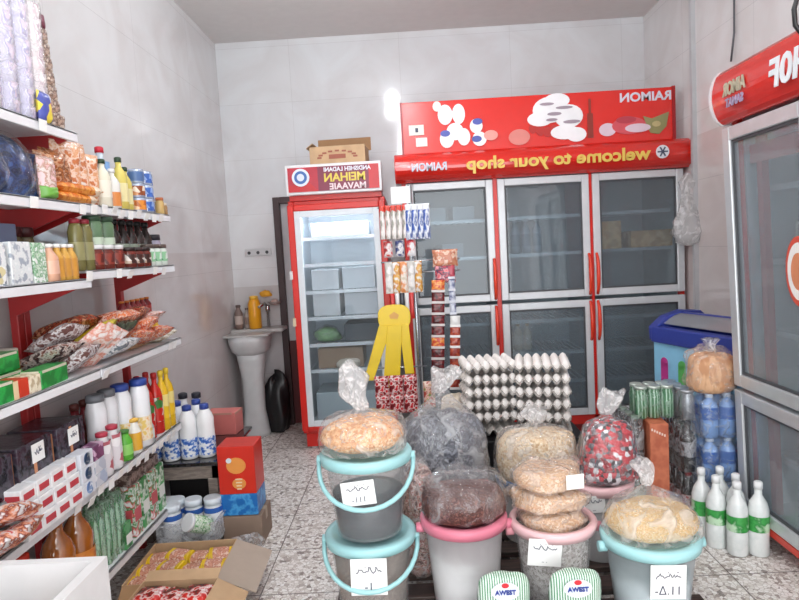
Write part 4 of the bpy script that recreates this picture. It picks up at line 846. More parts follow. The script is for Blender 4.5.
# crate of labelled tubs on the floor
t = T('plastic_crate', 'clear plastic crate on the floor by the lowest shelf, holding white tubs', 'crate', (-1.15, 3.0, .072), R(0))
CR = film('F2F5F8', .4, .2, .3); x0, x1, y0, y1, hh = -.145, .145, -.14, .05, .12
m = open_box(MB(), x0, x1, y0, y1, 0, hh, .006); m.box(x0 - .012, x1 + .012, y0 - .012, y0, hh - .012, hh); m.box(x0 - .012, x1 + .012, y1, y1 + .012, hh - .012, hh); m.box(x0 - .012, x0, y0, y1, hh - .012, hh); m.box(x1, x1 + .012, y0, y1, hh - .012, hh)
obj('crate_body', m, CR, t, .003)
put('tubbase', pack_fn('dark_box', .27, .18, .07, BLACKP), (-1.15, 2.955, 0), 0, 'dark flat box on the floor under the clear crate of tubs', 'box')
TUB = jar_fn('cream_tub', .185, .046, P('EEF0F2', .3), P('E3ECF4', .3), P('3466B8', .35), (.62, .76))
for k, (x, yy) in enumerate([(-1.235, 2.925), (-1.24, 3.0), (-1.15, 2.99), (-1.055, 3.0)]):
    put('tub', TUB, (x, yy - .0, .08), (R(0), 0, 0), 'white tub with a blue band standing in the clear crate, %s' % ['front left', 'back left', 'middle', 'right'][k], 'tub')
t = T('green_tub', 'green and white tub lying over the right side of the clear crate', 'tub', (-1.05, 2.90, .16), (R(62), R(0), R(-40)))
obj('jar_body', MB().lathe([(0, .038), (.01, .042), (.1, .042), (.11, .038)], 18), K(('4FA84A', 'E6EEE4', '3E9444', 'DDE8DA'), 24, .3, 'n'), t); obj('lid', MB().lathe([(.108, .043), (.125, .043)], 18), P('E9EEF2'), t)
tag(obj('clear_wrap', MB().blob(.07, .06, .1, nz=.3, seed=21, c=(-.86, 2.9, 0)), film('F4F6F8', .3, .15)), 'crumpled clear plastic wrap on the floor by the brown carton', 'plastic wrap')

# cartons of biscuits
def open_carton(name, label, cx, cy, w2, d2, h2, z0, rz=0, flaps=()):
    t = T(name, label, 'carton', (cx, cy, z0), rz); e = .004
    m = open_box(MB(), -w2 / 2, w2 / 2, -d2 / 2, d2 / 2, 0, h2, e)
    obj('box_body', m, KRAFT2, t)
    for (side, ln, ang, mt) in flaps:
        m = MB()
        if side == 'E': M = Matrix.Translation((w2 / 2, 0, h2)) @ Matrix.Rotation(ang, 4, 'Y'); m.box(0, ln, -d2 / 2 + .005, d2 / 2 - .005, -.004, 0, 0, M)
        if side == 'W': M = Matrix.Translation((-w2 / 2, 0, h2)) @ Matrix.Rotation(ang, 4, 'Y'); m.box(-ln, 0, -d2 / 2 + .005, d2 / 2 - .005, -.004, 0, 0, M)
        if side == 'S': M = Matrix.Translation((0, -d2 / 2, h2)) @ Matrix.Rotation(ang, 4, 'X'); m.box(-w2 / 2 + .005, w2 / 2 - .005, -ln, 0, -.004, 0, 0, M)
        if side == 'N': M = Matrix.Translation((0, d2 / 2, h2)) @ Matrix.Rotation(ang, 4, 'X'); m.box(-w2 / 2 + .005, w2 / 2 - .005, 0, ln, -.004, 0, 0, M)
        obj('flap', m, mt, t)
    return t
open_carton('open_carton', 'open brown carton full of yellow ended biscuit packets on the floor', -1.05, 2.56, .38, .36, .16, 0, R(2), [('E', .17, R(22), P('B5A596', .8)), ('S', .1, R(30), KRAFT)])
BIS = K(('C98A72', 'D9A48C', 'B56A52', 'E3C2AE'), 34, .25, 'n', bump=.3); YB = P('DDB81E', .25)
rnd = random.Random(9)
for i in range(12):
    cxx = -1.19 + .092 * (i % 4); cyy = 2.44 + .105 * (i // 4)
    def fn(i=i):
        t = T('biscuit_packet'); M = Matrix.Rotation(R(-90), 4, 'X') @ Matrix.Translation((0, 0, -.055)); m = MB(); m.pillow(.085, .115, .04, seed=1, M=M); obj('pouch', m, BIS, t)
        for q in (-.043, .043): m = MB(); m.pillow(.0855, .026, .041, seed=1, crimp=False, M=Matrix.Translation((0, q, 0)) @ Matrix.Rotation(R(-90), 4, 'X') @ Matrix.Translation((0, 0, -.013))); obj('yellow_end', m, YB, t)
        return t
    put('bis', fn, (cxx, cyy, .125 + .012 * (i % 2)), (R(rnd.uniform(-6, 6)), R(rnd.uniform(-8, 8)), R(90 + rnd.uniform(-14, 14))), 'yellow ended biscuit packet in the open carton, row %s, %s from the left' % (['one', 'two', 'three'][i // 4], ORD[i % 4]), 'packet', 'biscuit packets in the open carton')
for i in range(8):
    put('bis', None, (-1.18 + .09 * (i % 4), 2.47 + .13 * (i // 4), .075), (0, 0, R(90)), 'biscuit packet in the lower layer of the open carton, %s row, %s from the left' % (('front', 'back')[i // 4], ORD[i % 4]), 'packet', 'lower biscuit packets in the open carton')
open_carton('open_carton', 'open brown carton of red packets at the bottom edge of the view', -.97, 2.19, .30, .28, .2, 0, R(0), [('E', .13, R(28), KRAFT2), ('N', .05, R(20), KRAFT2)])
RDP = K(('C9221E', 'D8382E', 'E9DAD6', 'B01A1A', '5A2A22'), 16, .2, 'n', bump=.3)
for i in range(6):
    lying('rdp', .12, .13, .04, RDP, (-1.06 + .09 * (i % 3), 2.12 + .12 * (i // 3), .175 + .01 * (i % 2)), (88, 0, rnd.uniform(-25, 25)), 'red candy packet in the nearer carton, %s from the left, %s row' % (ORD[i % 3], ('front', 'back')[i // 3]), 1, 'candy_packet')
# white box on a stool in the lower left corner
t = T('white_box', 'open white foam box in the lower left foreground', 'box', (-1.0, 1.20, .50), R(0))
x0, x1, y0, y1, hh, e = -.185, .235, -.22, .22, .255, .025; FOAM = P('DDDCDC', .6)
m = open_box(MB(), x0, x1, y0, y1, 0, hh, e); obj('box_body', m, FOAM, t, 0)
t = T('stool', 'plain pale counter block carrying the white foam box', 'counter', (-1.0, 1.2, 0)); obj('counter_body', MB().box(-.2, .2, -.18, .18, 0, .47), P('C9C7C5', .6), t, .006); obj('counter_top', MB().box(-.22, .22, -.2, .2, .47, .498), P('D9D7D5', .5), t, .004)
tag(obj('white_dish', MB().lathe([(0, .06), (.02, .09), (.13, .1), (.15, .095), (.15, .08)], 28, (-1.02, 1.24, .53)), P('F6F6F5', .3)), 'rounded white dish inside the foam box', 'dish')
tag(obj('bun', MB().blob(.035, .035, .06, c=(-.90, 1.33, .53 + .09), nz=.05), P('D9B896', .6)), 'small tan bun beside the white dish in the foam box', 'bun')
obj('filler_bag', MB().blob(.11, .07, .09, c=(-.88, 1.32, .53), nz=.1), P('E6E0E0', .6)); tag(COL.objects['filler_bag'], 'pale bag lying under the bun in the foam box', 'bag')
t = T('lollipop', 'red and white lollipop with a white stick upright in the foam box', 'lollipop', (-.825, 1.35, .62)); obj('candy', MB().blob(.022, .022, .04), K(('C9303A', 'F2EEEE', 'D9606A'), 60, .25, 'v'), t); obj('stick', MB().tube([(0, 0, .035), (0.002, 0, .075)], .004, 8), P('F7F7F7'), t)
# =====================================================================
# CENTRE: PLATFORM, BUCKETS, BAGS, EGGS
# =====================================================================
t = T('low_platform', 'low dark slatted platform on the floor carrying the buckets', 'platform', (0, 0, 0))
PX0, PX1, PY0, PY1 = -.35, 1.0, 1.95, 3.0
DKW = K(('3A2C28', '4A3832', '2E2422'), 6, .5, 'n', (.5, 6, 3))
for i in range(7):
    yy = PY0 + (PY1 - PY0 - .1) * i / 6; obj('slat', MB().box(PX0, PX1, yy, yy + .1, .095, .12), DKW, t, .003)
for x in (PX0 + .02, .3, PX1 - .08): obj('bearer', MB().box(x, x + .06, PY0 + .01, PY1 - .01, 0.0, .0945), BLACKP, t)
BLUEL = P('A6D9DC', .35); PINKL = P('DB7E93', .35); LPINK = P('EDC3C6', .35)
def bucket(label, x, y, z, rt, rb, h, rimm, body, fill=None, fh=.5, handle=None, tagp=None, closed=False, hname='handle', lug=None):
    t = T('bucket', label, 'bucket', (x, y, z))
    m = MB(); m.lathe([(0, rb), (h * .97, rt), (h * .97, rt - .004), (.005, rb - .004)], 36, cap=False); m.lathe([(0, rb), (.004, rb)], 36)
    obj('bucket_body', m, body, t)
    if fill: f0 = .006; obj('contents', MB().lathe([(f0, rb - .006), (h * fh, rb + (rt - rb) * fh - .006), (h * fh + .006, (rb + (rt - rb) * fh) * .6)], 32), fill, t)
    if closed: prof = [(h - .035, rt + .002), (h - .035, rt + .014), (h - .008, rt + .018), (h, rt + .012), (h, rt - .01), (h - .012, rt - .02), (h - .012, .005)]
    else: prof = [(h - .035, rt + .001), (h - .035, rt + .012), (h - .008, rt + .018), (h, rt + .012), (h, rt - .006), (h - .02, rt - .008)]
    obj('lid' if closed else 'rim', MB().lathe(prof, 40, cap=False), rimm, t)
    if handle:
        a0, drop, side = handle; pts = []
        for i in range(17):
            a = PI * i / 16; X = -(rt + .022) * math.cos(a); dn = math.sin(a) ** .8
            pts.append((X, -(rt + .022) * math.sin(a) * .55 * 1.0 - .0 if False else -math.sqrt(max(0, (rt + .022) ** 2 - X * X)) * 1.0 - .004, h - .03 - drop * dn))
        obj('handle', MB().tube(pts, .0085, 8), rimm, t)
        for s in (-1, 1): obj('handle_lug', MB().lathe([(-.012, .016), (.012, .016)], 12, M=Matrix.Translation((s * (rt + .016), 0, h - .03)) @ Matrix.Rotation(R(90), 4, 'Y')), rimm, t)
    elif lug:
        for s in (-1, 1): obj('handle_lug', MB().lathe([(-.014, .018), (.014, .018)], 12, M=Matrix.Translation((s * (rt + .018), -.01, h - .04)) @ Matrix.Rotation(R(90), 4, 'Y')), lug, t)
    if tagp:
        (tx, tz, tw, th, ang, txt, sz, seed) = tagp; r_ = rb + (rt - rb) * tz / h + .004; yy = -math.sqrt(max(.001, r_ * r_ - tx * tx)) - .008
        if tz + th / 2 > h - .04: yy -= .012
        p = T('price_tag'); p.parent = t; p.location = (tx, yy, tz); p.rotation_euler = (R(0), R(ang), 0)
        obj('paper', MB().box(-tw / 2, tw / 2, -.0006, .0006, -th / 2, th / 2), PAPER, p)
        m = MB(); scribble(m, 0, th * .16, tw * .7, -.002, seed, .0015); obj('writing', m, INK, p)
        text('writing', txt, sz, INK, p, FR(0.0, -.0015, -th * .36), mirror=False, ext=.0004, bold=0)
    return t
CLB = film('F2F5F6', .16, .25, .1, 8); CLB2 = film('F4F4F5', .4, .3, .1, 8)
bucket('clear bucket with pale blue rim stacked on the other pale blue bucket, dark inside', -.20, 2.2, .436, .150, .118, .295, BLUEL, CLB, P('20232E', .4), .5, (0, .125, 0), (-.02, .19, .115, .085, -5, '-111', .028, 2), closed=True)
bucket('clear bucket with pale blue lid standing at the platform\'s left end, filled brown', -.20, 2.2, .121, .150, .122, .31, BLUEL, CLB, K(('8F7F74', '9C8C80', '7E6E64'), 60, .6, 'n'), .86, (0, .115, 0), (.0, .215, .125, .13, 1, '-1', .04, 5), closed=True)
bucket('white bucket with a bright pink rim next to the pale blue buckets', .143, 2.2, .121, .142, .115, .352, PINKL, CLB2, P('E9E9E8', .6), .62, None, None, closed=True, lug=PINKL)
bucket('speckled clear bucket with a pale pink rim in the middle of the front row', .467, 2.2, .121, .140, .108, .325, LPINK, film('F4F4F4', .2, .3, .1, 8), K(('C9C4C0', 'B4ADA8', 'DAD6D2', '9A938E', 'E6E3E0'), 120, .6, 'v', bump=.3), .9, None, (-.06, .262, .115, .095, 6, '.. .', .02, 8), lug=P('D9929C', .35))
bucket('clear bucket with a pale turquoise rim at the right end of the front row', .778, 2.09, .121, .150, .118, .305, BLUEL, film('E6F0F3', .3, .3, .1, 8), P('D3DADC', .6), .55, None, (.0, .205, .115, .115, 2, '-\u0394.11', .04, 11), closed=True, lug=BLUEL)
bucket('bucket with a pale pink lid behind the front row, under the red candy bag', .745, 2.56, .121, .125, .105, .32, LPINK, CLB2, P('D9D6D4', .6), .8, None, (-.06, .26, .09, .07, -2, '...', .02, 13), closed=True)
bucket('bucket with a dark blue lid under the bag of grain', .48, 2.74, .121, .13, .11, .285, P('3F6A9C', .35), CLB2, P('CFC9C2', .6), .8, None, None, closed=True)
def bag(name, label, x, y, z, rx, ry, h, cont, ch=.8, neck=(0, .1, .05), seed=1, filmm=None, p=2.6, top=1.0, nz=.1, flat=.25, sq=.8):
    """tied bag: goods slump at the bottom, film gathers in pleats to a neck and flares into a tuft"""
    t = T(name, label, 'bag', (x, y, z)); FM = filmm or film('FFFFFF', .3, .1); nx, nh, nr = neck
    obj('contents', MB().blob(rx * .95, ry * .95, h * ch, nz=nz * .6, seed=seed, p=p, top=top * 1.0, flat=flat, seg=36), cont, t)
    if nh:
        hn = h * ch; N = []
        for q, r in ((0, .80), (.04, .93), (.15, 1.0), (.4, 1.02), (.7, .99), (.9, .93)): N.append((q * hn, r * (1 + (top - 1) * q)))
        for q, r in ((.25, .80 * top), (.5, .55 * top), (.75, .30 * top)): N.append((hn * .93 + (h * 1.04 - hn * .93) * q, r))
        def md(a, k, s=seed): return 1 + min(1, max(0, (k - 4) / 4)) * (.055 * math.sin(13 * a + s) + .05 * math.sin(7 * a + 2 * s)) + .02 * math.sin(3 * a + s + k)
        m = MB(); prof = [(z_, (rx * r, ry * r)) for z_, r in N] + [(h * 1.05, (nr * .5, nr * .5))]
        m.lathe(prof, 60, sq=sq, mod=md, cap=False); m.v = [(vx + nx * .25 * max(0, vz / h - .8) / .25, vy, vz) for vx, vy, vz in m.v]; obj('film', m, FM, t)
        prof = []
        for i in range(11):
            q = i / 10; prof.append((q * nh, nr * (.42 + .75 * q ** .6 if q < .8 else .42 + .75 * .87 - (q - .8) * .9)))
        def md2(a, k, s=seed): return 1 + .2 * math.sin(5 * a + s + k * .35) + .13 * math.sin(9 * a + 2 * s - k * .2)
        m = MB(); m.lathe(prof, 36, mod=md2, cap=False)
        m.v = [(vx + nx * (.25 + .9 * vz / nh) + .01 * math.sin(vz * 45 + seed), vy, vz * (1 + .12 * math.sin(vx * 60 + seed)) + h * 1.04) for vx, vy, vz in m.v]
        obj('knot', m, film('FFFFFF', .8, .15, .35, 34, 1.2), t)
    else:
        m = MB(); m.blob(rx, ry, h, nz=nz * 1.3, seed=seed + 3, p=p, top=top, flat=flat, fr=5); obj('film', m, FM, t)
    return t
ORS = K(('E3AE7C', 'D99C66', 'EFC9A0', 'CC8A54'), 110, .5, 'v', bump=.8)
bag('snack_bag', 'tied clear bag of orange crisps on top of the upper pale blue bucket', -.205, 2.2, .733, .158, .135, .14, ORS, .86, (-.03, .16, .045), 2, flat=.1, p=2.3)
DRK = K(('4A4C55', '6A6D78', '33353C', '80838C'), 26, .3, 'n', bump=.6)
bag('dark_goods_bag', 'large tied clear bag of dark grey goods behind the pink rimmed bucket', .10, 2.68, .121, .21, .15, .67, DRK, .87, (.02, .10, .055), 5, film('FFFFFF', .26, .08, 1, 14), p=5, top=.92, nz=.12, flat=.1)
BRD2 = K(('4E2A26', '68403A', '3A201E', '7E5248'), 60, .4, 'n', bump=.8)
bag('bean_bag', 'clear bag of dark red brown beans on the pink rimmed bucket', .147, 2.2, .462, .155, .13, .165, BRD2, .7, (0, 0, 0), 7, film('F4F4F6', .16, .06, 1.4, 16), p=4.2, top=.97, nz=.10, flat=.1)
GRA = K(('D9BE9A', 'E6D2B4', 'C9A882', 'EEDFC8'), 120, .5, 'v', bump=.6)
bag('grain_bag', 'tied clear bag of pale grain on the blue lidded bucket behind the front row', .515, 2.72, .396, .185, .14, .24, GRA, .88, (.01, .07, .05), 9, film('FFFFFF', .3, .08, 1, 18), p=5, top=.95, sq=.6)
CAN = K(('C2303C', '8A8E94', 'E2E2E6', '3A2E32', 'C9404A', '55565E', 'B02834', '8E2630'), 62, .3, 'v', bump=.8)
bag('candy_bag', 'tied clear bag of red and silver wrapped candies on the pale pink lidded bucket', .785, 2.56, .432, .148, .12, .27, CAN, .93, (.02, .1, .042), 4, film('FFFFFF', .16, .08, .8, 18), p=5, top=.68, flat=.05)
PAS = K(('E0B268', 'EBC88A', 'D29E50', 'F0DBB0'), 90, .45, 'n', bump=.9)
bag('pasta_bag', 'tied clear bag of yellow pasta on the pale turquoise rimmed bucket', .785, 2.1, .416, .17, .135, .165, PAS, .66, (-.03, .09, .028), 6, film('FFFFFF', .32, .07, 1.2, 16), p=2.8, top=.85, flat=.1)
RWB = K(('A8403C', 'D9CFC8', '8A3A34', 'B9A89C', '5A3230'), 30, .3, 'n', bump=.4)
bag('snack_bag', 'clear bag of red and white packets squeezed between the blue and pink buckets', -.02, 2.47, .121, .075, .09, .46, RWB, .95, (0, 0, 0), 12, p=3.2)
BRP = K(('C9A07A', 'DAB894', 'B98A62', 'E6D0B8'), 50, .4, 'n', bump=.6)
for i, (dx, dy, dz2, rx, hh, s, lab) in enumerate([(.0, .0, .0, .125, .07, 3, 'bottom clear packet of tan wafers in the pale pink rimmed bucket'), (-.01, .01, .07, .14, .075, 8, 'middle clear packet of tan wafers on the pale pink rimmed bucket'), (-.005, .02, .142, .135, .085, 14, 'top clear packet of tan wafers on the pale pink rimmed bucket')]):
    t = T('wafer_packet', lab, 'packet', (.467 + dx, 2.2 + dy, .418 + dz2), R([4, -6, 10][i])); obj('wafers', MB().blob(rx * .93, .1, hh * .85, nz=.1, seed=s, p=4), BRP, t); obj('film', MB().blob(rx, .108, hh, nz=.16, seed=s, p=4), film('FFF4EC', .3, .07, 1.1, 22), t)
    if i == 2: obj('white_label', MB().box(.02, .085, -.1145, -.1135, .018, .07), PAPER, t)
# striped green packs at the very front
for k, x in enumerate((.245, .475)):
    def fn():
        t = T('wipes_pack'); m = MB(); m.blob(.085, .035, .14, p=4, nz=.03, flat=.1, seg=24); obj('pack_body', m, K(('2E7E4E', 'DCEBE2', '4F9E70', 'F0F6F2'), 40, .3, 'w', (1, .2, .3)), t)
        obj('oval_logo', MB().lathe([(0, (.045, .03)), (.003, (.045, .03))], 20, M=FR(0, -.036, .1)), P('E6ECF4', .3), t); text('lettering', 'AWEST', .020, P('2A3F98'), t, FR(0, -.041, .092), mirror=False); obj('red_mark', MB().lathe([(0, (.012, .008)), (.004, (.012, .008))], 12, M=FR(0, -.037, .121)), P('D02A36'), t); return t
    o = put('wip', fn, (x, 1.93, .245), 0, ['green striped pack with an oval label in front of the pink rimmed bucket', 'green striped pack with an oval label in front of the pale pink rimmed bucket'][k], 'pack')
t = T('front_crate', 'dark box carrying the two green striped packs at the platform front', 'crate', (.36, 1.9, 0)); obj('crate_body', MB().box(-.25, .25, -.05, .045, 0, .243), BLACKP, t, .005)

# egg trays
def tray_mb():
    m = MB(); n, mm = 36, 30; w2, d2 = .285, .25; vs = []
    for lay in (0, .0022):
        for j in range(mm + 1):
            for i in range(n + 1):
                u = i / n; v = j / mm; cu = math.cos(2 * PI * u * 6); cv = math.cos(2 * PI * v * 5); zz = .026 + .014 * (cu + cv) - .004 * cu * cv; eb = min(i, n - i, j, mm - j); zz = max(.003, zz) if eb > 2 else (.036 + .012 * (cu if min(j, mm - j) <= 2 else cv)) * (1 - .12 * abs(eb - 1)); vs.append((-w2 / 2 + w2 * u, -d2 / 2 + d2 * v, zz - lay))
    N = (n + 1) * (mm + 1); fs = []
    for L in (0, N):
        for j in range(mm):
            for i in range(n): a = L + j * (n + 1) + i; fs.append((a, a + 1, a + n + 2, a + n + 1))
    m.add(vs, fs, 0, True); 
    return m
TRM = P('C9C3BD', .8, var=.1); EGG = P('EFEAE6', .45, var=.03)
def egg_fn(): return obj('egg', MB().lathe([(-.029 + .058 * k / 10, .0005 + .0215 * math.sin(PI * (k / 10) ** .92) ** .62) for k in range(11)], 14), EGG)
put('eggsup', pack_fn('black_crate', .66, .34, .42, BLACKP), (.535, 3.34, 0), 0, 'dark crate under the egg trays behind the bags', 'crate')
for si, (sx_, sy_, rz, n) in enumerate([(.385, 3.36, R(4), 6), (.672, 3.30, R(-10), 6)]):
    nm = ('left', 'right')[si]
    for k in range(n):
        put('tray', lambda: obj('egg_tray', tray_mb(), TRM), (sx_ + .004 * math.sin(k * 3), sy_, .423 + .068 * k), rz + R(1.2) * math.sin(k * 5), 'grey cardboard egg tray in the %s stack, %s from the bottom' % (nm, ORD[k]), 'egg tray')
        for j in range(5):
            for i in range(6):
                if k < n - 1 and not (j == 0 or (i == (5 if si else 0))) : continue
                if k < 1: continue
                ex = -.285 / 2 + .285 * (i + .5) / 6; ey = -.125 + .25 * (j + .5) / 5; c_, s_ = math.cos(rz), math.sin(rz)
                put('egg', egg_fn, (sx_ + ex * c_ - ey * s_, sy_ + ex * s_ + ey * c_, .423 + .068 * k + .036 + (.006 if k == n - 1 else 0)), (0, 0, i + j), ('white egg on the top tray of the %s stack, row %s, %s from the left' % (nm, ['one', 'two', 'three', 'four', 'five'][j], ORD[i])) if k == n - 1 else ('white egg at the %s of the %s stack, %s tray up, %s along' % ('front' if j == 0 else 'side', nm, ORD[k], ORD[i if j == 0 else j])), 'egg', '%s eggs of the %s stack' % ('top' if k == n - 1 else 'lower', nm))

# =====================================================================
# HANGING SNACK STAND
# =====================================================================
t = T('snack_stand', 'thin steel display stand hung with snacks, between the two back fridges', 'display stand', (.02, 3.8, 0))
obj('pole', MB().tube([(0, 0, .02), (0, 0, 1.83)], .013, 12), P('A9ADB2', .25, .8), t); obj('base', MB().lathe([(0, .2), (.012, .2), (.02, .03)], 28), P('8F9398', .4, .5), t)
for z, l0, l1 in ((1.70, -.2, .12), (1.37, -.2, .28), (1.30, .0, .28), (.72, -.26, .05)): obj('crossbar', MB().tube([(l0, -.02, z), (l1, -.02, z)], .005, 6), P('B9BDC2', .25, .8), t)
obj('header_card', MB().box(-.115, .0, -.03, -.024, 1.72, 1.82), P('F2F2F3', .5), t)
def hang(key, nm, wd, ht, th, mat, x, y, ztop_, lab, top=None, seed=0, rz=0, group=None):
    def fn():
        t = T(nm); m = MB(); m.pillow(wd, ht, th, seed=seed, M=Matrix.Translation((0, 0, -ht))); obj('pouch', m, mat, t)
        if top: m = MB(); m.pillow(wd * 1.02, ht * .2, th * .75, seed=seed, crimp=False, M=Matrix.Translation((0, -.002, -ht * .2))); obj('header', m, top, t)
        return t
    return put(key, fn, (x, y, ztop_), rz, lab, 'packet', group)
WR = K(('E6E2E0', 'EDE9E6', 'D9CFCA', '8A8C80'), 14, .3, 'n', (3, 1, .6)); REDT = P('D2361F', .35)
for i in range(5): hang('hw' , 'snack_stick_packet', .032, .20, .018, WR, -.155 + .034 * i, 3.76 - .008 * (i % 2), 1.71, 'white stick packet with a red top on the stand\'s top bar, %s from the left' % ORD[i], REDT, 2)
BW = K(('DDE3EC', '2E4A90', 'E9EDF2', '3A5AA8'), 9, .3, 'n', (2, 1, .7))
for i in range(4): hang('hb2', 'blue_snack_packet', .042, .21, .02, BW, .005 + .035 * i - .0, 3.75 - .01 * (i % 2), 1.71, 'blue and white packet on the right of the stand\'s top bar, %s from the left' % ORD[i], P('E6E9EE', .3), 3)
for i in range(3): hang(('hr2', i), 'snack_packet', .055, .1, .02, K((('C62A26', '2C3E7A', 'DDDDE2')[i], 'E3E0E0', ('A01F1F', '24346C', 'C9303A')[i]), 16, .3, 'n'), -.13 + .07 * i, 3.77, 1.50, ['red packet in the middle tier at the left of the stand', 'navy packet in the middle tier of the stand', 'red white packet in the middle tier beside the pole'][i], None, i)
GW = K(('DCDAD6', 'D9A63A', 'C27E2C', 'E6E3E0'), 14, .3, 'n')
for i in range(5): hang(('hg', i % 3), 'snack_packet', .045, .19, .018, (K(('DDDCDA', 'E9E7E4', 'BDB9B2'), 12, .3, 'n'), GW, K(('C9BBA2', 'E3DAD0', 'D98A50'), 14, .3, 'n'))[i % 3], -.135 + .045 * i, 3.765, 1.37, 'slim pale and gold packet on the stand\'s middle bar, %s from the left' % ORD[i], None, i)
for i, c in enumerate(('C62A26', 'DCDCDC', '1F2230', 'DCDCDC', 'C62A26')): hang(('hq', i), 'stick_packet', .026, .16, .016, P(c, .3), -.12 + .029 * i, 3.76, 1.18, ['leftmost red', 'left white', 'black', 'right white', 'rightmost red'][i] + ' stick packet behind the yellow strips', None, i)
hang('hpk', 'snack_packet', .15, .1, .04, K(('D9A68A', 'E3C9B4', 'B8684E', 'C98A6A'), 24, .25, 'n', bump=.3), .205, 3.66, 1.43, 'tan and orange crimped packet on the bar right of the pole', None, 4)
hang('hpk2', 'snack_packet', .12, .1, .04, K(('D96A72', 'E39AA0', '3A3450', 'C9505E'), 20, .25, 'n', bump=.3), .20, 3.65, 1.335, 'pink packet directly under the tan one right of the pole', None, 5)
def strip_fn(nm, n, wd, hh, m1, m2, film_):
    def fn():
        t = T(nm)
        for k in range(n):
            m = MB(); m.pillow(wd, hh, .022, seed=k, M=Matrix.Translation((0, 0, -hh * (k + 1)))); s = obj('sachet', m, m2 if k % 5 == 0 else m1, t)
            m = MB(); m.box(-wd / 2, wd / 2, -.012, .006, -hh * (k + 1) - .004, -hh * (k + 1) + .010); obj('seal', m, film_, s)
        return t
    return fn
MAR = K(('5E1E22', '7A2C2E', '48161A'), 20, .25, 'n', bump=.3); ORH = K(('DB6A2E', 'E8A04A', 'C2402A'), 30, .3, 'n')
put('st1', strip_fn('sachet_strip', 10, .078, .066, MAR, ORH, P('C9C0BE', .3)), (.155, 3.6, 1.255), (0, R(3), 0), 'left hanging strip of maroon sachets with orange headers, right of the pole', 'sachet strip')
put('st2', strip_fn('sachet_strip', 7, .06, .062, K(('A8402E', 'B9583E', '8A2C22'), 20, .25, 'n', bump=.3), P('DADAD8', .3), P('E6E4E2', .3)), (.245, 3.62, 1.04), (0, R(3), 0), 'right hanging strip of red brown sachets with white seals', 'sachet strip')
put('st3', strip_fn('sachet_strip', 4, .04, .07, K(('3A4472', '8A90AC', 'C9CCD8'), 20, .3, 'n'), P('B9485A', .3), P('C9CCD6', .3)), (.235, 3.64, 1.33), 0, 'short blue grey sachet strip above the right hand red brown strip', 'sachet strip')
# yellow hanging card with three strips
YM = P('E6C51C', .35, var=.05)
t = T('yellow_snack_card', 'yellow rounded hanging card with three drooping yellow strips', 'snack card', (-.115, 3.70, 1.115))
m = MB(); ol = []
for i in range(24):
    a = 2 * PI * i / 24; ol.append((.098 * math.copysign(abs(math.cos(a)) ** .7, math.cos(a)), -.075 + .078 * math.copysign(abs(math.sin(a)) ** .7, math.sin(a))))
m.prism(ol, 'y', -.006, .006); obj('card', m, YM, t, .003)
obj('printed_mark', MB().prism([(-.03, -.06), (.0, -.04), (.03, -.06), (.02, -.085), (-.025, -.08)], 'y', -.0075, -.006), P('D9A24A', .4), t)
for (x0, x1, zb, wt, wb, tw) in ((-.055, -.175, -.45, .08, .06, .0), (.0, -.04, -.5, .09, .1, 0), (.055, .075, -.42, .06, .055, 0)):
    y_ = -.012 if zb == -.5 else -.004; N = 6; L = []; Rr = []
    for q_ in range(N + 1):
        q = q_ / N; a = x0 + (x1 - x0) * q; w_ = wt + (wb - wt) * q; zz = -.12 + (zb + .12) * q; L.append((a - w_ / 2, zz)); Rr.append((a + w_ / 2, zz))
    m = MB().prism(L + Rr[::-1], 'y', y_ - .009, y_)
    obj('strip', m, YM, t, .003)
RWP = K(('C8202A', 'D8343A', 'EDE6E4', 'A81A22', '6E1820'), 26, .25, 'n', bump=.3)
for i in range(6): hang('hrd', 'red_packet', .085, .12, .03, RWP, -.21 + .085 * (i % 3), 3.64 + .0 * i, .70 - .11 * (i // 3), 'red and white packet hanging low under the yellow strips, %s row, %s from the left' % (('upper', 'lower')[i // 3], ORD[i % 3]), None, i)
hang('hgr', 'snack_packet', .07, .16, .03, K(('5E9A48', 'D98A7A', 'E6D8C8', 'B4483A'), 26, .3, 'n'), .07, 3.62, .66, 'green and pink packet low beside the stand pole', None, 8)
tag(obj('paper_bag', MB().blob(.09, .05, .2, c=(.22, 3.5, .40), nz=.1, seed=2, p=4), P('D3C6B4', .7)), 'cream paper bag behind the dark goods bag, left of the egg trays', 'bag')
put('cs2', pack_fn('dark_crate', .3, .28, .395, P('3A3C40', .5)), (.06, 3.42, 0), 0, 'dark crate beneath the cream paper bag', 'crate')

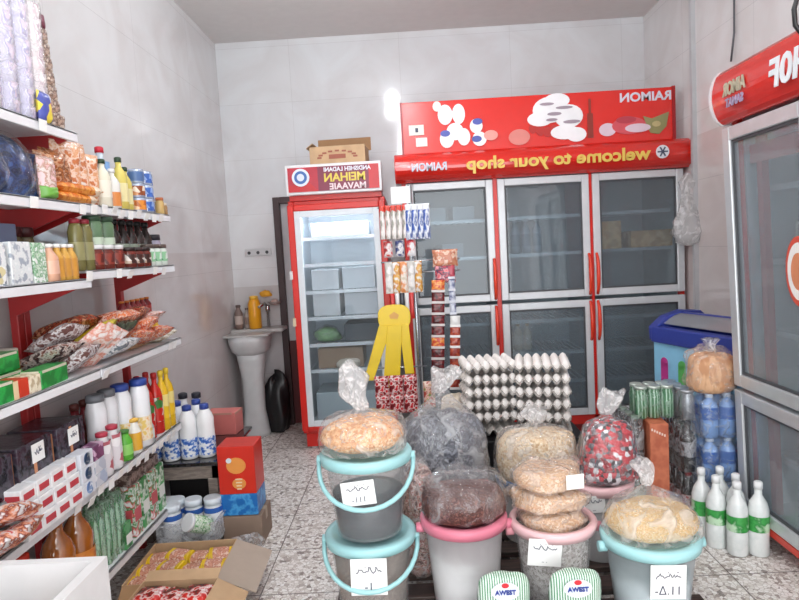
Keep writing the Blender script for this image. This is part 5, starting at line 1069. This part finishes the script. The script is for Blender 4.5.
# =====================================================================
# RIGHT: SHRINK WRAPPED DRINKS AND CARTONS
# =====================================================================
WATER = glass('B9CCE0', .45, .1, 1.33)
def wrapped(label, x, y, z, nx, ny, r, h, body, cap, lab, lz, filmm, name='bottle_pack', gap=.002, capr=None, neck=.38, rz=0, sh=.62, skip=()):
    t = T(name, label, 'bottle pack', (x, y, z), rz); p_ = 2 * r + gap
    for i in range(nx):
        for j in range(ny):
            if (i, j) in skip: continue
            c = ((i - (nx - 1) / 2) * p_, (j - (ny - 1) / 2) * p_, 0)
            b = obj('bottle', MB().lathe([(0, r * .85), (h * .03, r), (h * (sh - .3), r), (h * (sh - .2), r * .96), (h * sh, r), (h * (sh + .12), r * .8), (h * (sh + .22), r * neck), (h * .92, r * neck)], 14, c), body, t)
            obj('cap', MB().lathe([(h * .91, r * (neck + .08)), (h, r * (neck + .06))], 12, c), cap, b)
            if lab: obj('label', MB().lathe([(h * lz[0], r * 1.02), (h * lz[1], r * 1.02)], 14, c, cap=False), lab, b)
    if filmm:
        X, Y = nx * p_ / 2, ny * p_ / 2
        m = MB(); m.lathe([(-.0, (X * 1.0, Y * 1.0)), (h * .6, (X * 1.01, Y * 1.01)), (h * .95, (X * .93, Y * .93)), (h * .99, (X * .6, Y * .6))], 28, sq=.28, mod=lambda a, k: 1 + .012 * math.sin(9 * a + k)); obj('wrapper', m, filmm, t)
    return t
DOO = K(('E6E9E7', 'DDE2E0', 'E9ECEA'), 8, .2, 'n')
for i, (x, yy) in enumerate([(1.40, 2.71), (1.345, 2.79), (1.44, 2.80), (1.488, 2.70), (1.325, 2.89), (1.415, 2.895)]):
    put('do', bottle_fn('yogurt_drink_bottle', .335, .044, DOO, P('EDEFEF'), K(('3FA04A', '48A854', '2E8A3E', 'BFDDBC'), 9, .3, 'n'), (.34, .55), neck=.36, sh=.62, capr=.0185), (x, yy, 0), R(40 * i), 'large milky white bottle with a green label on the floor, %s' % ['front and nearest the camera', 'second row left', 'second row right', 'front, against the fridge', 'back row left', 'back row right'][i], 'bottle')
WL = P('3A62A6', .3)
for k in range(3):
    wrapped('shrink wrapped pack of small water bottles by the right fridge, %s' % ['bottom one', 'middle one', 'top one'][k], 1.47, 3.06, .221 * k, 2, 2, .042, .218, P('7FA3D6', .12, spec=.8), P('D3DFF0'), WL, (.42, .7), film('E4EEFA', .25, .08, .8), sh=.66)
t = T('bread_bag', 'clear bag of tan flat bread rolls on top of the water bottle packs', 'bag', (1.455, 3.05, .664)); obj('bread', MB().blob(.115, .1, .19, nz=.08, seed=4, p=3.2), K(('C99A74', 'D9AE88', 'BD8A64'), 16, .7, 'n', (1, 1, .4)), t); obj('film', MB().blob(.122, .107, .215, nz=.15, seed=4, p=3, fr=5), film('FFF2E6', .22, .06, 1), t)
obj('bag_end', MB().lathe([(0, .03), (.03, .02), (.06, .04)], 16, (0, 0, .2), mod=lambda a, k: 1 + .2 * math.sin(5 * a)), film('FFFFFF', .4, .1), t)
def ocarton():
    t = T('orange_carton'); obj('box_body', MB().box(-.045, .045, -.15, .15, 0, .52), K(('C4694A', 'CE7654', 'B85E40'), 6, .5, 'n'), t, .004)
    m = MB()
    for k in range(6): m.box(-.038 + .012 * k, -.031 + .012 * k, -.152, -.15, .485 - .006 * k, .497 - .006 * k)
    obj('printed_line', m, P('F0DCD0', .4), t); return t
put('oc', ocarton, (1.19, 3.16, 0), R(-4), 'tall orange carton standing on the floor among the drink packs', 'carton')
wrapped('shrink wrapped pack of green cans on top of the orange carton', 1.20, 3.16, .522, 3, 2, .032, .165, K(('2E6E44', '3A8454', '1F5432', 'A9C8B2'), 20, .3, 'w', (1, 1, .3)), P('C6CFC6', .3, .5), None, None, film('DFF2E4', .2, .1), neck=.9, sh=.7, name='can_pack')
COLA = P('221A1A', .1, spec=.8); CAPR = P('8A2226')
wrapped('wrapped pack of dark cola bottles on the floor right of the orange carton', 1.325, 3.14, 0, 1, 4, .036, .27, COLA, CAPR, K(('B4303A', 'D9D2D0', '8A222A'), 30, .3, 'n'), (.35, .58), film('F0F2F4', .2, .06, 1))
wrapped('wrapped pack of dark bottles stacked on the floor pack of cola', 1.325, 3.14, .273, 1, 4, .036, .25, COLA, P('3A3A3E'), K(('6A6A70', 'A9A8AC', '3A3034'), 30, .3, 'n'), (.3, .6), film('F0F2F4', .25, .06, 1))
wrapped('wrapped pack of silver grey cans on top of the dark bottle packs', 1.335, 3.16, .525, 1, 4, .034, .15, P('8E9298', .3, .6), P('A9ACB0', .3, .6), None, None, film('F0F2F4', .2, .06, 1), neck=.9, sh=.7, name='can_pack')
wrapped('pack of dark green bottles left of the orange carton', 1.09, 3.22, 0, 1, 4, .042, .30, P('24382C', .12, spec=.8), P('5A6A5E'), P('6E7E70', .3), (.3, .55), film('E6F0EA', .2, .06, 1))
wrapped('pack of dark bottles stacked left of the orange carton', 1.09, 3.22, .303, 1, 4, .040, .24, COLA, P('7A8A7E'), P('8A8A8A', .3), (.3, .55), film('F0F2F4', .3, .06, 1))
